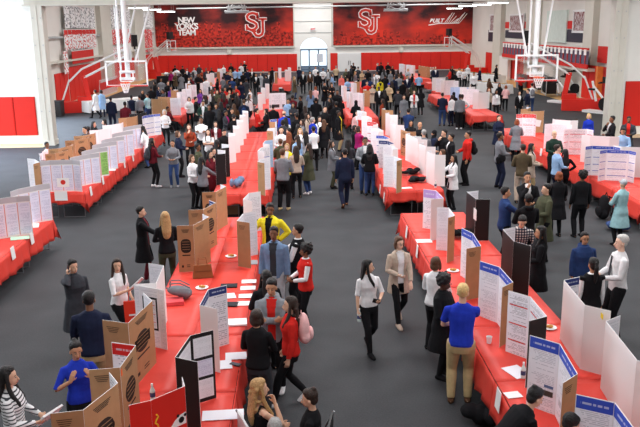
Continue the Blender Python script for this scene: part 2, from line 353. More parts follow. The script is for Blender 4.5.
def person(hx, hy, f, spec, label=None, h=None, foot=None, lean=0, hd=(0, 0), belly=0):
    """spec: 'arms legs sex top:col[:inner[:innerkind]] bottom:col hair:col skin'"""
    t = spec.split(); arms, legs, sex = t[0], t[1], t[2]; tp = t[3].split(':'); bt = t[4].split(':'); hr = t[5].split(':'); skin = int(t[6])
    F = Fig(sex, arms, legs, lean, hd)
    rng = random.Random(int(hx*131+hy*17))
    if h is None: h = (1.76 if sex == 'm' else 1.64)+rng.uniform(-.05, .05)
    s = h/1.75
    hc = np.array(F.Hm @ Vector((0, 0, 1.64)))*s
    if foot is not None: g = G(foot[0], foot[1], 0.)
    else:
        g = G(hx, hy, hc[2]); c_, s_ = cos(R(f)), sin(R(f)); g = g-np.array([hc[0]*c_-hc[1]*s_, hc[0]*s_+hc[1]*c_, 0])
    Y = g[1]; res = 0 if Y < 17 else (1 if Y < 36 else 2)
    vb = (.0072, .012, .021)[res]; vc = (.0105, .015, .021)[res]; sm = (2, 2, 1)[res]
    pk = (sex, arms, legs, lean, hd, res)
    def body():
        L = [F.torso(0, .83, 1.475)]+F.headgeo()
        for i in (0, 1): L += [F.armtube(i)]+F.handgeo(i)+[F.legtube(i)]+F.foot(i)
        return remesh(L, vb, sm, 'body')
    def mkobj(name, me, mat, parent):
        o = bpy.data.objects.new(name, me); COL.objects.link(o); o.parent = parent
        if not me.materials: me.materials.append(None)
        if mat is not None: o.material_slots[0].link = 'OBJECT'; o.material_slots[0].material = mat
        return o
    me = cached(pk+('body',), body)
    if (pk+('hand',)) not in CACHE:
        for i in (0, 1): F.handgeo(i)
        CACHE[pk+('hand',)] = F.hdir
    root = mkobj('person', me, skinm(skin), None)
    root.location = (g[0], g[1], 0); root.rotation_euler.z = R(f); root.scale = (s, s, s)
    kinds = [(tp[0], tp[1])]
    if len(tp) > 2: kinds = [(tp[3] if len(tp) > 3 else 'shirt', tp[2]), (tp[0], tp[1])]
    for j, (k, c) in enumerate(kinds):
        opened = (j == 1 and k in ('jacket', 'suit', 'cardi', 'coat', 'hoodie'))
        def tm(k=k, opened=opened):
            m = remesh(F.topgeo(k), vc, sm, k)
            if opened:
                import bmesh
                bm = bmesh.new(); bm.from_mesh(m); Ui = F.U.inverted(); wd = .058 if k in ('suit', 'jacket', 'hoodie') else .06
                dl = []
                for fc in bm.faces:
                    c_ = Ui @ fc.calc_center_median() if fc.calc_center_median().z > .97+F.dz else fc.calc_center_median()
                    ww = wd+max(0, (c_.z-1.30))*.10 if k != 'suit' else max(0, c_.z-1.10)*.24
                    if c_.y > .04 and abs(c_.x) < ww and np.linalg.norm(np.array(fc.normal)-0) > 0 and abs((Ui.to_3x3() @ fc.normal).y) > .35 and c_.y < .19: dl.append(fc)
                bmesh.ops.delete(bm, geom=dl, context='FACES'); bm.to_mesh(m); bm.free()
            return m
        mkobj({'suit': 'suit_jacket', 'cardi': 'cardigan', 'sweat': 'sweater', 'tee': 't_shirt', 'tank': 'sleeveless_top', 'puffer': 'puffer_jacket'}.get(k, k), cached(pk+(k, opened), tm), STRIPE if c == 'st' else (PLAID if c == 'pl' else fab(c)), root)
    mkobj({'pa': 'trousers', 'sk': 'skirt'}[bt[0]], cached(pk+(bt[0],), lambda: remesh(F.botgeo(bt[0]), vc, sm, 'bottoms')), fab(bt[1]), root)
    for i in (0, 1):
        mkobj('shoe', cached(pk+('shoe', i), lambda: remesh(F.foot(i, .010), vc if res < 2 else .02, 1, 'shoe')), fab(bt[2] if len(bt) > 2 else 'k'), root)
    hm = fab(hr[1]) if hr[0] in ('hj', 'ca') else hairm(hr[1])
    mkobj({'hj': 'headscarf', 'ca': 'cap'}.get(hr[0], 'hair'), cached(pk+('hair', hr[0]), lambda: remesh(F.hairgeo(hr[0]), (.0085, .013, .024)[res], 1, 'hair')), hm, root)
    if res < 2 and 70 < f < 290:
        for n_, m_ in face_parts(F, pk+('face',), skin): mkobj(n_, m_, None, root)
    root['_i'] = len(ALLP)
    rec = dict(o=root, label=label, g=g, s=s, f=f, hands=CACHE[pk+('hand',)], hx=hx, hy=hy, arms=arms, legs=legs, tp=tp, bt=bt, hr=hr, lean=lean, F=F)
    ALLP.append(rec); root['category'] = 'person'
    if label: root['label'] = label
    del root['_i']
    return rec
def world(rec, p):
    c_, s_ = cos(R(rec['f'])), sin(R(rec['f'])); p = np.array(p)*rec['s']
    return np.array([rec['g'][0]+p[0]*c_-p[1]*s_, rec['g'][1]+p[0]*s_+p[1]*c_, p[2]])
def wdir(rec, p):
    c_, s_ = cos(R(rec['f'])), sin(R(rec['f'])); return np.array([p[0]*c_-p[1]*s_, p[0]*s_+p[1]*c_, p[2]])
def _pattern(name, a, b, scale, plaid):
    m = bpy.data.materials.new(name); m.use_nodes = True; nt = m.node_tree; bs = nt.nodes['Principled BSDF']; bs.inputs['Roughness'].default_value = .9
    tc = nt.nodes.new('ShaderNodeTexCoord'); w = nt.nodes.new('ShaderNodeTexWave'); w.bands_direction = 'Z'; w.inputs['Scale'].default_value = scale
    nt.links.new(tc.outputs['Object'], w.inputs['Vector']); cr = nt.nodes.new('ShaderNodeValToRGB'); cr.color_ramp.elements[0].color = lin(a); cr.color_ramp.elements[1].color = lin(b)
    cr.color_ramp.elements[0].position = .22; cr.color_ramp.elements[1].position = .30
    out = w.outputs['Fac']
    if plaid:
        w2 = nt.nodes.new('ShaderNodeTexWave'); w2.bands_direction = 'X'; w2.inputs['Scale'].default_value = scale; nt.links.new(tc.outputs['Object'], w2.inputs['Vector'])
        mm = nt.nodes.new('ShaderNodeMath'); mm.operation = 'MULTIPLY'; nt.links.new(w.outputs['Fac'], mm.inputs[0]); nt.links.new(w2.outputs['Fac'], mm.inputs[1]); out = mm.outputs[0]
    nt.links.new(out, cr.inputs[0]); nt.links.new(cr.outputs[0], bs.inputs['Base Color']); return m
STRIPE = _pattern('striped jersey', (52, 54, 60), (225, 225, 226), 7.5, False)
PLAID = _pattern('plaid flannel', (40, 40, 60), (200, 190, 186), 6., True)
# ---------------------------------------------------------------- room
XL, XR, YF, YG = -16.6, 20.8, 92.3, 36.5          # far court side walls, far wall, cross frame
white = base_mat('painted white wall', (236, 235, 230), .7, noise=.02, scale=1.5)
cream = base_mat('cream steel column', (206, 203, 192), .6, noise=.03, scale=2.)
grey_steel = base_mat('grey steel', (176, 178, 178), .5, noise=.03, scale=3.)
padred = base_mat('red vinyl padding', (214, 40, 30), .55, noise=.04, scale=1.2, spec=.3)
white_metal = base_mat('white metal', (232, 233, 233), .4)
dark_metal = base_mat('dark metal', (42, 42, 46), .5)
black_plastic = base_mat('black plastic', (22, 22, 24), .5)
def floor_mat():
    m = bpy.data.materials.new('charcoal track floor'); m.use_nodes = True; nt = m.node_tree; b = nt.nodes['Principled BSDF']; L = nt.links
    tc = nt.nodes.new('ShaderNodeTexCoord'); n1 = nt.nodes.new('ShaderNodeTexNoise'); n1.inputs['Scale'].default_value = 38; n1.inputs['Detail'].default_value = 4
    n2 = nt.nodes.new('ShaderNodeTexNoise'); n2.inputs['Scale'].default_value = 1.1; n2.inputs['Detail'].default_value = 5
    L.new(tc.outputs['Object'], n1.inputs['Vector']); L.new(tc.outputs['Object'], n2.inputs['Vector'])
    a = nt.nodes.new('ShaderNodeMath'); a.operation = 'MULTIPLY_ADD'; a.inputs[1].default_value = .55; L.new(n1.outputs[0], a.inputs[0])
    a2 = nt.nodes.new('ShaderNodeMath'); a2.operation = 'MULTIPLY'; a2.inputs[1].default_value = .45; L.new(n2.outputs[0], a2.inputs[0]); L.new(a2.outputs[0], a.inputs[2])
    cr = nt.nodes.new('ShaderNodeValToRGB'); cr.color_ramp.elements[0].position = .32; cr.color_ramp.elements[0].color = lin((48, 50, 53)); cr.color_ramp.elements[1].position = .68; cr.color_ramp.elements[1].color = lin((66, 68, 71))
    L.new(a.outputs[0], cr.inputs[0]); L.new(cr.outputs[0], b.inputs['Base Color']); b.inputs['Roughness'].default_value = .7; b.inputs['Specular IOR Level'].default_value = .2
    bp = nt.nodes.new('ShaderNodeBump'); bp.inputs['Strength'].default_value = .12; bp.inputs['Distance'].default_value = .01; L.new(n1.outputs[0], bp.inputs['Height']); L.new(bp.outputs[0], b.inputs['Normal'])
    return m
wood = base_mat('maple court strip', (214, 172, 112), .45, noise=.06, scale=4)
struct(MB().box((1, 40, -.05), (60, 120, .1)).obj('floor', floor_mat()))
struct(MB().box((19.7, 64.5, .004), (2.2, 56, .008)).obj('trim_1', wood)); struct(MB().box((-15.9, 64.5, .004), (1.5, 56, .008)).obj('trim_2', wood))
struct(MB().box((-14.9, 36.1, .006), (6.2, 1.3, .01)).obj('trim_3', base_mat('pale threshold strip', (214, 196, 160), .6))); struct(MB().box((20, 36.1, .006), (10, 1.3, .01)).obj('trim_4', MATS['pale threshold strip']))
# far wall with an arched opening
def far_wall():
    mb = MB(); z1 = 9.6; xa, xb, zs = .45, 3.65, 2.6; cx, rr = (xa+xb)/2, (xb-xa)/2
    mb.box(((XL+xa)/2, YF+.15, z1/2), (xa-XL, .3, z1)); mb.box(((XR+xb)/2, YF+.15, z1/2), (XR-xb, .3, z1))
    n = 16; pts = [(cx-rr*cos(pi*i/n), zs+1.35*sin(pi*i/n)) for i in range(n+1)]
    for (x0, z0), (x1_, z1_) in zip(pts, pts[1:]):
        for y in (YF, YF+.3): mb.quad((x0, y, z0), (x1_, y, z1_), (x1_, y, z1), (x0, y, z1))
        mb.quad((x0, YF, z0), (x1_, YF, z1_), (x1_, YF+.3, z1_), (x0, YF+.3, z0))
    return mb.obj('wall_back', white)
struct(far_wall())
letter_notice = base_mat('notice paper', (206, 212, 222), .6)
glass = base_mat('clear glass', (240, 246, 250), .05, spec=.5)
_b = glass.node_tree.nodes['Principled BSDF']; _b.inputs['Transmission Weight'].default_value = 1.; _b.inputs['IOR'].default_value = 1.05
win = struct(MB().quad((.45, YF+.2, 0), (3.65, YF+.2, 0), (3.65, YF+.2, 4.0), (.45, YF+.2, 4.0)).obj('window_1', glass))
fr = MB()
for x in (.47, 1.5, 2.6, 3.63): fr.box((x, YF+.16, 1.3), (.17, .08, 2.6))
for z in (.05, .45, 2.6): fr.box((2.05, YF+.16, z), (3.2, .08, .2 if z > .1 else .3))
fr.obj('window_frame', dark_metal if False else base_mat('pale frame', (120, 140, 160), .5), win)
MB().box((2.75, YF+.1, 1.6), (.75, .02, 1.0)).obj('door_notice', letter_notice, win)
MB().box((2.05, YF+.17, .36), (3.1, .06, .72)).obj('kick_panel', base_mat('blue grey panel', (92, 112, 138), .6), win)
struct(MB().box((2.05, 104, 3), (14, .1, 10)).obj('wall_outside', emis('bright daylight', (232, 244, 255), 1.25)))  # glowing panel standing for the bright outdoors behind the arched glass
struct(MB().box((XL-.15, 64.4, 4.8), (.3, 56, 9.6)).obj('wall_left', base_mat('warm grey wall', (222, 219, 212), .7, noise=.02, scale=1.)))
struct(MB().box((XR+.15, 64.4, 4.8), (.3, 56, 9.6)).obj('wall_right', MATS['warm grey wall']))
# cross frame between the two halls: columns, girder, side returns
def column(name, x0, x1, mats):
    mb = MB(); mb.box(((x0+x1)/2, YG-.2, 3.2), (x1-x0, .6, 6.4)); mb.box(((x0+x1)/2, YG-.51, 3.2), ((x1-x0)*.06, .03, 6.4)); mb.box(((x0+x1)/2, YG-.2, .12), (x1-x0+.06, .66, .24))
    for z in (1.6, 3.1, 4.6, 5.8):
        for s in (-.18, .18): mb.box(((x0+x1)/2+s, YG-.505, z), (.05, .03, .05), 1)
    return struct(mb.obj(name, mats))
column('column_left', -11.95, -11.45, [cream, grey_steel]); column('column_right', 14.75, 15.35, [cream, grey_steel])
struct(MB().box((-17.5, YG+.3, 4.8), (11.2, .3, 9.6)).obj('wall_front_left', white)); struct(MB().box((20.4, YG+.3, 4.8), (10.1, .3, 9.6)).obj('wall_front_right', white))
struct(MB().box((1.7, YG, 6.95), (28, .5, 1.15)).box((1.7, YG-.1, 6.36), (28, .9, .06)).obj('beam_cross', cream))
struct(MB().box((-23.2, 13, 4.8), (.3, 48, 9.6)).obj('wall_near_left', white)); struct(MB().box((25.6, 13, 4.8), (.3, 48, 9.6)).obj('wall_near_right', white))
struct(MB().box((1, -11, 4.8), (49, .3, 9.6)).obj('wall_rear', white))
struct(MB().box((1, 41, 9.7), (50, 105, .2)).obj('ceiling', base_mat('ceiling deck', (222, 222, 220), .8, noise=.03, scale=1.)))
def pad_run(name, a, b, z0, z1, w, label, group=None, nrm=None):
    a = Vector(a); b = Vector(b); L = (b-a).length; n = max(1, round(L/w)); d = (b-a)/L; nr = Vector(nrm); mb = MB()
    ang = atan2(d.y, d.x)
    for i in range(n):
        c = a+d*((i+.5)*L/n)+nr*.03
        mb.box((c.x, c.y, (z0+z1)/2), (L/n-.035, .05, z1-z0), 0, ang); mb.box((c.x+nr.x*.028, c.y+nr.y*.028, (z0+z1)/2), (L/n-.11, .02, z1-z0-.08), 0, ang)
    mb.box(((a.x+b.x)/2+nr.x*.008, (a.y+b.y)/2+nr.y*.008, (z0+z1)/2), (L, .012, z1-z0+.02), 1, ang)
    return tag(mb.obj(name, [padred, base_mat('pad seam', (150, 26, 22), .7)]), label, 'wall padding', group)
pad_run('wall_pad', (XL+.3, YF, 0), (.05, YF, 0), .12, 2.12, 1.15, 'long run of red wall padding under the NEW YORK\'S TEAM mural', nrm=(0, -1, 0))
pad_run('wall_pad', (7.65, YF, 0), (XR-.1, YF, 0), .12, 2.15, 1.15, 'long run of red wall padding under the mural right of the arched door', nrm=(0, -1, 0))
pad_run('wall_pad', (4.0, YF, 0), (4.85, YF, 0), .12, 2.15, 1.15, 'short red pad between arched glass door and white double doors', nrm=(0, -1, 0))
pad_run('wall_pad', (-20.5, YG+.15, 0), (-12.35, YG+.15, 0), .42, 2.22, 1.02, 'bright red wall padding on the white wall left of the near left column', nrm=(0, -1, 0))
pad_run('wall_pad', (15.75, YG+.15, 0), (24, YG+.15, 0), .42, 2.55, 1.5, 'bright red wall padding on the white wall right of the near right column', nrm=(0, -1, 0))
dd = struct(MB().box((6.25, YF-.03, 1.08), (2.75, .06, 2.16)).obj('door_1', white_metal))
for s in (-.68, .68):
    MB().box((6.25+s, YF-.07, 1.05), (1.3, .03, 2.02)).obj('door_leaf', base_mat('white door', (226, 227, 226), .5), dd); MB().box((6.25+s*.15, YF-.1, 1.0), (.05, .05, .5)).obj('door_handle', dark_metal, dd)
# ledge and posts on the far wall
struct(MB().box((-8.3, YF-.15, 2.92), (16.3, .3, .16)).box((12.7, YF-.15, 2.92), (16.4, .3, .16)).box((-7.9, YF-.12, 2.55), (.5, .24, .75)).box((12.4, YF-.12, 2.55), (.5, .24, .75)).obj('trim_5', cream))
for i, z in enumerate((4.55, 5.85, 7.3)): struct(MB().box((1.98, YF-.03, z), (4.5, .06, .07)).obj('trim_%d' % (6+i), grey_steel))
for i, x in enumerate((-.25, 4.2)): struct(MB().box((x, YF-.05, 5.5), (.12, .1, 5)).obj('trim_%d' % (9+i), cream))
# ---- murals
def mural_mat(name, seed, low):
    m = bpy.data.materials.new(name); m.use_nodes = True; nt = m.node_tree; b = nt.nodes['Principled BSDF']; L = nt.links; N = nt.nodes.new
    tc = N('ShaderNodeTexCoord'); sp = N('ShaderNodeSeparateXYZ'); L.new(tc.outputs['Generated'], sp.inputs[0])
    mp = N('ShaderNodeMapping'); mp.inputs['Scale'].default_value = (3., 1, 1.6); mp.inputs['Location'].default_value = (seed, 0, seed); L.new(tc.outputs['Generated'], mp.inputs[0])
    n = N('ShaderNodeTexNoise'); n.inputs['Scale'].default_value = 1.25; n.inputs['Detail'].default_value = 5; L.new(mp.outputs[0], n.inputs['Vector'])
    # clouds are darkest in the upper part of the print
    a = N('ShaderNodeMath'); a.operation = 'MULTIPLY_ADD'; a.inputs[1].default_value = .42; L.new(sp.outputs['Z'], a.inputs[0]); L.new(n.outputs[0], a.inputs[2])
    cr = N('ShaderNodeValToRGB'); e = cr.color_ramp.elements; e[0].position = .52; e[0].color = lin((214, 58, 44)); e[1].position = .84; e[1].color = lin((52, 34, 36)); k = e.new(.68); k.color = lin((150, 50, 44))
    L.new(a.outputs[0], cr.inputs[0])
    # skyline: dark towers of random height
    vx = N('ShaderNodeMath'); vx.operation = 'MULTIPLY'; vx.inputs[1].default_value = 42; L.new(sp.outputs['X'], vx.inputs[0]); fl = N('ShaderNodeMath'); fl.operation = 'FLOOR'; L.new(vx.outputs[0], fl.inputs[0])
    wn = N('ShaderNodeTexWhiteNoise'); wn.noise_dimensions = '1D'; L.new(fl.outputs[0], wn.inputs['W'])
    hh = N('ShaderNodeMath'); hh.operation = 'MULTIPLY_ADD'; hh.inputs[1].default_value = .30; hh.inputs[2].default_value = low; L.new(wn.outputs['Value'], hh.inputs[0])
    lt = N('ShaderNodeMath'); lt.operation = 'LESS_THAN'; L.new(sp.outputs['Z'], lt.inputs[0]); L.new(hh.outputs[0], lt.inputs[1])
    vo = N('ShaderNodeTexNoise'); vo.inputs['Scale'].default_value = 26; vo.inputs['Detail'].default_value = 3; mp2 = N('ShaderNodeMapping'); mp2.inputs['Scale'].default_value = (2.2, 1, .8); L.new(tc.outputs['Generated'], mp2.inputs[0]); L.new(mp2.outputs[0], vo.inputs['Vector'])
    c2 = N('ShaderNodeValToRGB'); c2.color_ramp.elements[0].position = .38; c2.color_ramp.elements[0].color = lin((44, 28, 30)); c2.color_ramp.elements[1].position = .60; c2.color_ramp.elements[1].color = lin((204, 60, 48)); L.new(vo.outputs[0], c2.inputs[0])
    f = N('ShaderNodeMath'); f.operation = 'MULTIPLY'; f.inputs[1].default_value = .8; L.new(lt.outputs[0], f.inputs[0])
    mx = N('ShaderNodeMix'); mx.data_type = 'RGBA'; L.new(f.outputs[0], mx.inputs[0]); L.new(cr.outputs[0], mx.inputs[6]); L.new(c2.outputs[0], mx.inputs[7])
    L.new(mx.outputs[2], b.inputs['Base Color']); b.inputs['Roughness'].default_value = .6; b.inputs['Specular IOR Level'].default_value = .1
    return m
letter_red = base_mat('mural letter red', (206, 56, 42), .6); letter_white = base_mat('mural letter white', (244, 240, 238), .6)
def stroke(mb, pts, w, y, th, mi):
    """flat thick polyline in the XZ plane, mitred by short boxes"""
    for sg, ((x0, z0), (x1, z1)) in enumerate(zip(pts, pts[1:])):
        y -= .0015
        dx, dz = x1-x0, z1-z0; L = sqrt(dx*dx+dz*dz)+1e-9; px, pz = -dz/L*w/2, dx/L*w/2; ex, ez = dx/L*w*.18, dz/L*w*.18
        c = [(x0-ex+px, z0-ez+pz), (x1+ex+px, z1+ez+pz), (x1+ex-px, z1+ez-pz), (x0-ex-px, z0-ez-pz)]
        vs = [(a, y, b) for a, b in c]+[(a, y-th, b) for a, b in c]
        mb.add(vs, [(0, 1, 2, 3), (7, 6, 5, 4), (0, 4, 5, 1), (1, 5, 6, 2), (2, 6, 7, 3), (3, 7, 4, 0)], mi)
def logo(cx, cz, s, y, parent):
    S = [(.62, 1.55), (.62, 1.78), (.40, 1.98), (.05, 2.05), (-.35, 1.95), (-.58, 1.68), (-.52, 1.36), (-.20, 1.16), (.18, 1.02), (.48, .80), (.52, .46), (.26, .20), (-.12, .12), (-.48, .26), (-.66, .52)]
    S2 = [(-.66, .15), (-.66, .72)]; S3 = [(.62, 1.42), (.62, 2.05)]
    J = [(1.22, 1.30), (1.22, -.05), (1.10, -.38), (.78, -.55), (.42, -.50), (.20, -.22), (.18, .0)]
    J2 = [(.80, 1.36), (1.66, 1.36)]; J3 = [(-.05, -.02), (.42, -.02)]; T = [(.96, 1.18), (.96, .65)]
    for nm, w, off, mi in (('logo_outline', .46, 0, letter_white), ('logo_letter', .27, .03, letter_red)):
        mb = MB()
        for st, k in ((S, 1), (J, 1), (S2, .75), (S3, .75), (J2, .8), (J3, .75)):
            stroke(mb, [(cx+(a-.5)*s, cz+(b-.75)*s) for a, b in st], (w*k if off else w-(1-k)*.27)*s, y-off, .03, 0)
        mb.obj(nm, mi, parent)
def text(body, size, loc, mat, parent=None, bold=.0, rot=(pi/2, 0, 0), name='lettering', align='CENTER', ls=.8, shear=0., sp=1., ext=.01):
    c = bpy.data.curves.new('t', 'FONT'); c.body = body; c.size = size; c.offset = bold; c.align_x = align; c.align_y = 'CENTER'; c.space_line = ls; c.extrude = ext; c.shear = shear; c.space_character = sp
    o = bpy.data.objects.new('t', c); COL.objects.link(o); dg = bpy.context.evaluated_depsgraph_get(); dg.update()
    me = bpy.data.meshes.new_from_object(o.evaluated_get(dg)); bpy.data.objects.remove(o); me.materials.clear(); me.materials.append(mat)
    r = bpy.data.objects.new(name, me); COL.objects.link(r); r.location = loc; r.rotation_euler = rot
    if parent: r.parent = parent
    return r
mu = tag(MB().box((-8.38, YF-.06, 5.8), (16.1, .06, 5.5)).obj('wall_mural', mural_mat('red city mural print', 1.3, .24)), 'large red and black city mural lettered NEW YORK\'S TEAM on the far wall', 'mural')
text("NEW\nYORK'S\nTEAM", .92, (-12.75, YF-.12, 5.4), letter_white, mu, bold=.03, ls=.76, sp=.84)
logo(-4.6, 5.55, 1.0, YF-.10, mu)
mr = tag(MB().box((12.6, YF-.06, 5.8), (16.5, .06, 5.5)).obj('wall_mural', mural_mat('red tower mural print', 4.4, .02)), 'large red tower skyline mural with slanted white lettering right of the arched door', 'mural')
logo(8.6, 5.75, 1.0, YF-.10, mr)
text("BUILT", .62, (16.5, YF-.12, 5.72), letter_white, mr, bold=.02, shear=.3)
sw = MB()
for i in range(9): stroke(sw, [(17.5+i*.22, 5.5), (18.1+i*.25, 6.3+.35*sin(i*1.1))], .06, YF-.1, .02, 0)
stroke(sw, [(15.6, 5.25), (16.8, 5.42), (19.2, 5.45)], .1, YF-.1, .02, 0); sw.obj('lettering', letter_white, mr)
ex = tag(MB().box((1.98, YF-.1, 4.95), (.6, .1, .34)).obj('exit_sign', white_metal), 'white exit sign with red letters above the arched door', 'sign')
text('EXIT', .26, (1.98, YF-.16, 4.95), base_mat('sign red', (226, 30, 28), .5), ex, bold=.008)
# ---- left side wall: pilasters, banners
def SX(x, y, X):      # photograph point -> point on the plane X = const
    d = _f*CAM_F+_r*(x-320)-_u*(y-213.5); t = X/d[0]; return np.array([0, 0, CAM_H])+t*d
def side_box(px0, py0, px1, py1, X, th, name, mat, side=1):
    a = SX(px0, py0, X); b = SX(px1, py1, X); y0, y1 = sorted((a[1], b[1])); z0, z1 = sorted((a[2], b[2]))
    return MB().box((X+th/2*side, (y0+y1)/2, (z0+z1)/2), (th, y1-y0, z1-z0)).obj(name, mat), (y0, y1, z0, z1)
k = 12
for y0 in (56.0, 67.0, 79.0): struct(MB().box((XL+.35, y0+1.2, 4.8), (.7, 2.2, 9.6)).obj('column_side', cream)) if False else None
for i, (pa, pb) in enumerate(((97.5, 108), (132, 141))):
    a = SX(pa, 40, XL); b = SX(pb, 40, XL); struct(MB().box((XL+.15, (a[1]+b[1])/2, 4.8), (.5, b[1]-a[1], 9.6)).obj('column_%d' % (i+3), cream))
struct(MB().box((XL+.12, 64, 4.75), (.24, 55, .14)).obj('trim_11', grey_steel))
def banner_mat(name, bg, ink, sx, sy, thr=.5):
    m = bpy.data.materials.new(name); m.use_nodes = True; nt = m.node_tree; b = nt.nodes['Principled BSDF']; N = nt.nodes.new; L = nt.links
    tc = N('ShaderNodeTexCoord'); mp = N('ShaderNodeMapping'); mp.inputs['Scale'].default_value = (1, sx, sy); L.new(tc.outputs['Object'], mp.inputs[0])
    n = N('ShaderNodeTexNoise'); n.inputs['Scale'].default_value = 3; n.inputs['Detail'].default_value = 2; L.new(mp.outputs[0], n.inputs['Vector'])
    cr = N('ShaderNodeValToRGB'); cr.color_ramp.interpolation = 'CONSTANT'; cr.color_ramp.elements[0].color = lin(bg); cr.color_ramp.elements[1].position = thr; cr.color_ramp.elements[1].color = lin(ink)
    L.new(n.outputs[0], cr.inputs[0]); L.new(cr.outputs[0], b.inputs['Base Color']); b.inputs['Roughness'].default_value = .9
    return m
bw = banner_mat('white banner script', (238, 238, 238), (120, 120, 126), 1.2, 2.2, .56); brd = banner_mat('red banner script', (208, 44, 40), (238, 236, 236), 1.6, 2.5, .57); bwr = banner_mat('white banner red script', (238, 236, 236), (204, 60, 54), 1.4, 2.4, .55)
def banner(px0, py0, px1, py1, n, mat, label, group, point=False, top=None):
    a = SX(px0, py0, XL+.3); b = SX(px1, py1, XL+.3)
    z1 = SX((px0+px1)/2, py0, XL+.3)[2]; z0 = SX((px0+px1)/2, py1, XL+.3)[2]; w = (b[1]-a[1])/n
    for i in range(n):
        y = a[1]+w*i; X = XL+.3; mb = MB(); p = .35*(z1-z0)*.35 if point else 0
        for q in (0, .03): mb.add([(X+q, y+w*.05, z1), (X+q, y+w*.95, z1), (X+q, y+w*.95, z0+p), (X+q, y+w*.5, z0), (X+q, y+w*.05, z0+p)], [(0, 1, 2, 3, 4)] if q else [(4, 3, 2, 1, 0)], 0)
        mb.add([(X, y+w*.05, z1), (X+.03, y+w*.05, z1), (X+.03, y+w*.05, z0+p), (X, y+w*.05, z0+p)], [(0, 1, 2, 3)])
        o = mb.obj('hanging_banner', mat)
        if top: MB().box((X+.034, y+w*.5, z1-(z1-z0)*.12), (.012, w*.88, (z1-z0)*.22)).obj('header_band', top, o)
        MB().tube([(X+.02, y+w*.03, z1), (X+.02, y+w*.97, z1)], .025).obj('rod', white_metal, o)
        tag(o, label, 'banner', group)
redf = base_mat('banner red', (206, 44, 38), .8)
banner(63, 7, 95, 28, 6, bw, 'white banner with grey lettering in the top row of the nearest left wall bay', 'white banners in top row of nearest left bay')
banner(63, 29.5, 96.5, 50, 9, bwr, 'white pennant with red top in the pointed row on the left wall', 'pointed white pennants on left wall', True, redf)
banner(70, 50, 95, 62.5, 1, redf, 'plain wide red banner below the pointed pennants on the left wall', None)
banner(62.5, 51, 69, 74, 1, bwr, 'narrow white banner with red lettering beside the plain red banner', None)
banner(110, 9, 131, 28, 4, bw, 'white banner with grey lettering in the middle left wall bay', 'white banners in middle left bay')
banner(110, 29, 131, 44, 4, brd, 'red banner with white lettering in the middle left wall bay', 'red banners in middle left bay')
banner(110, 46, 131, 60, 4, bwr, 'low white banner with red lettering in middle left wall bay', 'low white banners in middle left bay')
banner(142, 12, 153, 28, 3, bw, 'white banner with grey lettering in the left bay next to the mural', 'white banners in farthest left bay')
banner(142, 29, 153, 52, 2, brd, 'red banner with white lettering in the left bay next to the mural', 'red banners in farthest left bay')
struct(MB().box((XL+.2, 64, 3.1), (.4, 55, .14)).obj('trim_12', cream))
def side_pads(pa, pb, X, z1, label, s):
    a = SX(pa, 60, X); b = SX(pb, 60, X); y0, y1 = sorted((a[1], b[1]))
    pad_run('wall_pad', (X, y0, 0), (X, y1, 0), .15, z1, 1.2, label, nrm=(s, 0, 0))
side_pads(52.5, 66, XL, 2.3, 'red wall padding on left side wall beside the near left column', 1); side_pads(67, 107, XL, 2.6, 'red wall padding behind the chair racks on the left side wall', 1); side_pads(109, 152, XL, 2.4, 'red wall padding at the far end of the left side wall', 1)
# ---- right side wall: pictures, navy panels, balcony
navy = base_mat('navy wall panel', (44, 46, 62), .6)
crowdpic = banner_mat('crowd picture print', (120, 60, 60), (200, 190, 190), 3., .9, .5)
def rpanel(px0, py0, px1, py1, name, mat, label, cat, X=XR, th=.06, group=None):
    o, (y0, y1, z0, z1) = side_box(px0, py0, px1, py1, X, th, name, mat, -1)
    if label: tag(o, label, cat, group)
    return o, (y0, y1, z0, z1)
for a, b, lb in ((491, 497, 'farthest of three crowd pictures high on right wall'), (511, 524, 'middle of three framed crowd pictures on right wall'), (575, 588, 'nearest and largest framed crowd picture on right wall')):
    o, (y0, y1, z0, z1) = rpanel(a, 15 if a < 560 else 11, b, 31.5 if a < 560 else 32, 'framed_picture', crowdpic, lb, 'picture', XR-.08)
    fm = MB()
    for z in (z0, z1): fm.box((XR-.15, (y0+y1)/2, z), (.08, y1-y0+.3, .16))
    for y in (y0, y1): fm.box((XR-.15, y, (z0+z1)/2), (.08, .16, z1-z0))
    fm.obj('picture_frame', white_metal, o)
for i, (a, b, c, d) in enumerate(((506, 531, 22, 28.5), (566, 592, 21, 29), (490, 499, 23, 28))):
    side_o, _ = rpanel(a, c, b, d, 'wall_band', redf, None, None); struct(side_o)
for i, (a, b, c, d) in enumerate(((506, 529, 30, 39), (565, 590, 29.5, 43), (489, 498, 30, 42))):
    side_o, _ = rpanel(a, c, b, d, 'wall_panel', navy, None, None); struct(side_o)
rpanel(549, 11, 567, 43, 'window_curtain', base_mat('pale green curtain', (206, 218, 210), .8, noise=.05, scale=3), 'pale green curtain hanging over the tall opening on right wall', 'curtain', XR, .15)
def balcony(pa, pb, label):
    X = XR-1.1; a = SX(pa, 45, X)[1]; b = SX(pb, 45, X)[1]; y0, y1 = sorted((a, b)); L = y1-y0
    root = empty('balcony_rail', (X, (y0+y1)/2, 2.35)); tag(root, label, 'balcony')
    mb = MB(); mb.box((0, 0, 1.22), (.1, L, .12)).box((0, 0, .05), (.12, L, .3)).box((.02, 0, .62), (.03, L, .9), 1); mb.obj('rail', [redf, base_mat('dull violet mesh', (96, 84, 104), .8)], root)
    n = int(L/.85)
    for i in range(n):
        MB().box((-.06, -L/2+(i+.5)*L/n, 1.0), (.03, .42, .38)).obj('number_card', letter_white, root)
        MB().box((-.04, -L/2+(i+.5)*L/n, .5), (.04, .07, .75)).obj('baluster', redf, root)
    MB().box((.55, 0, -.18), (1.1, L, .2)).obj('deck', cream, root)
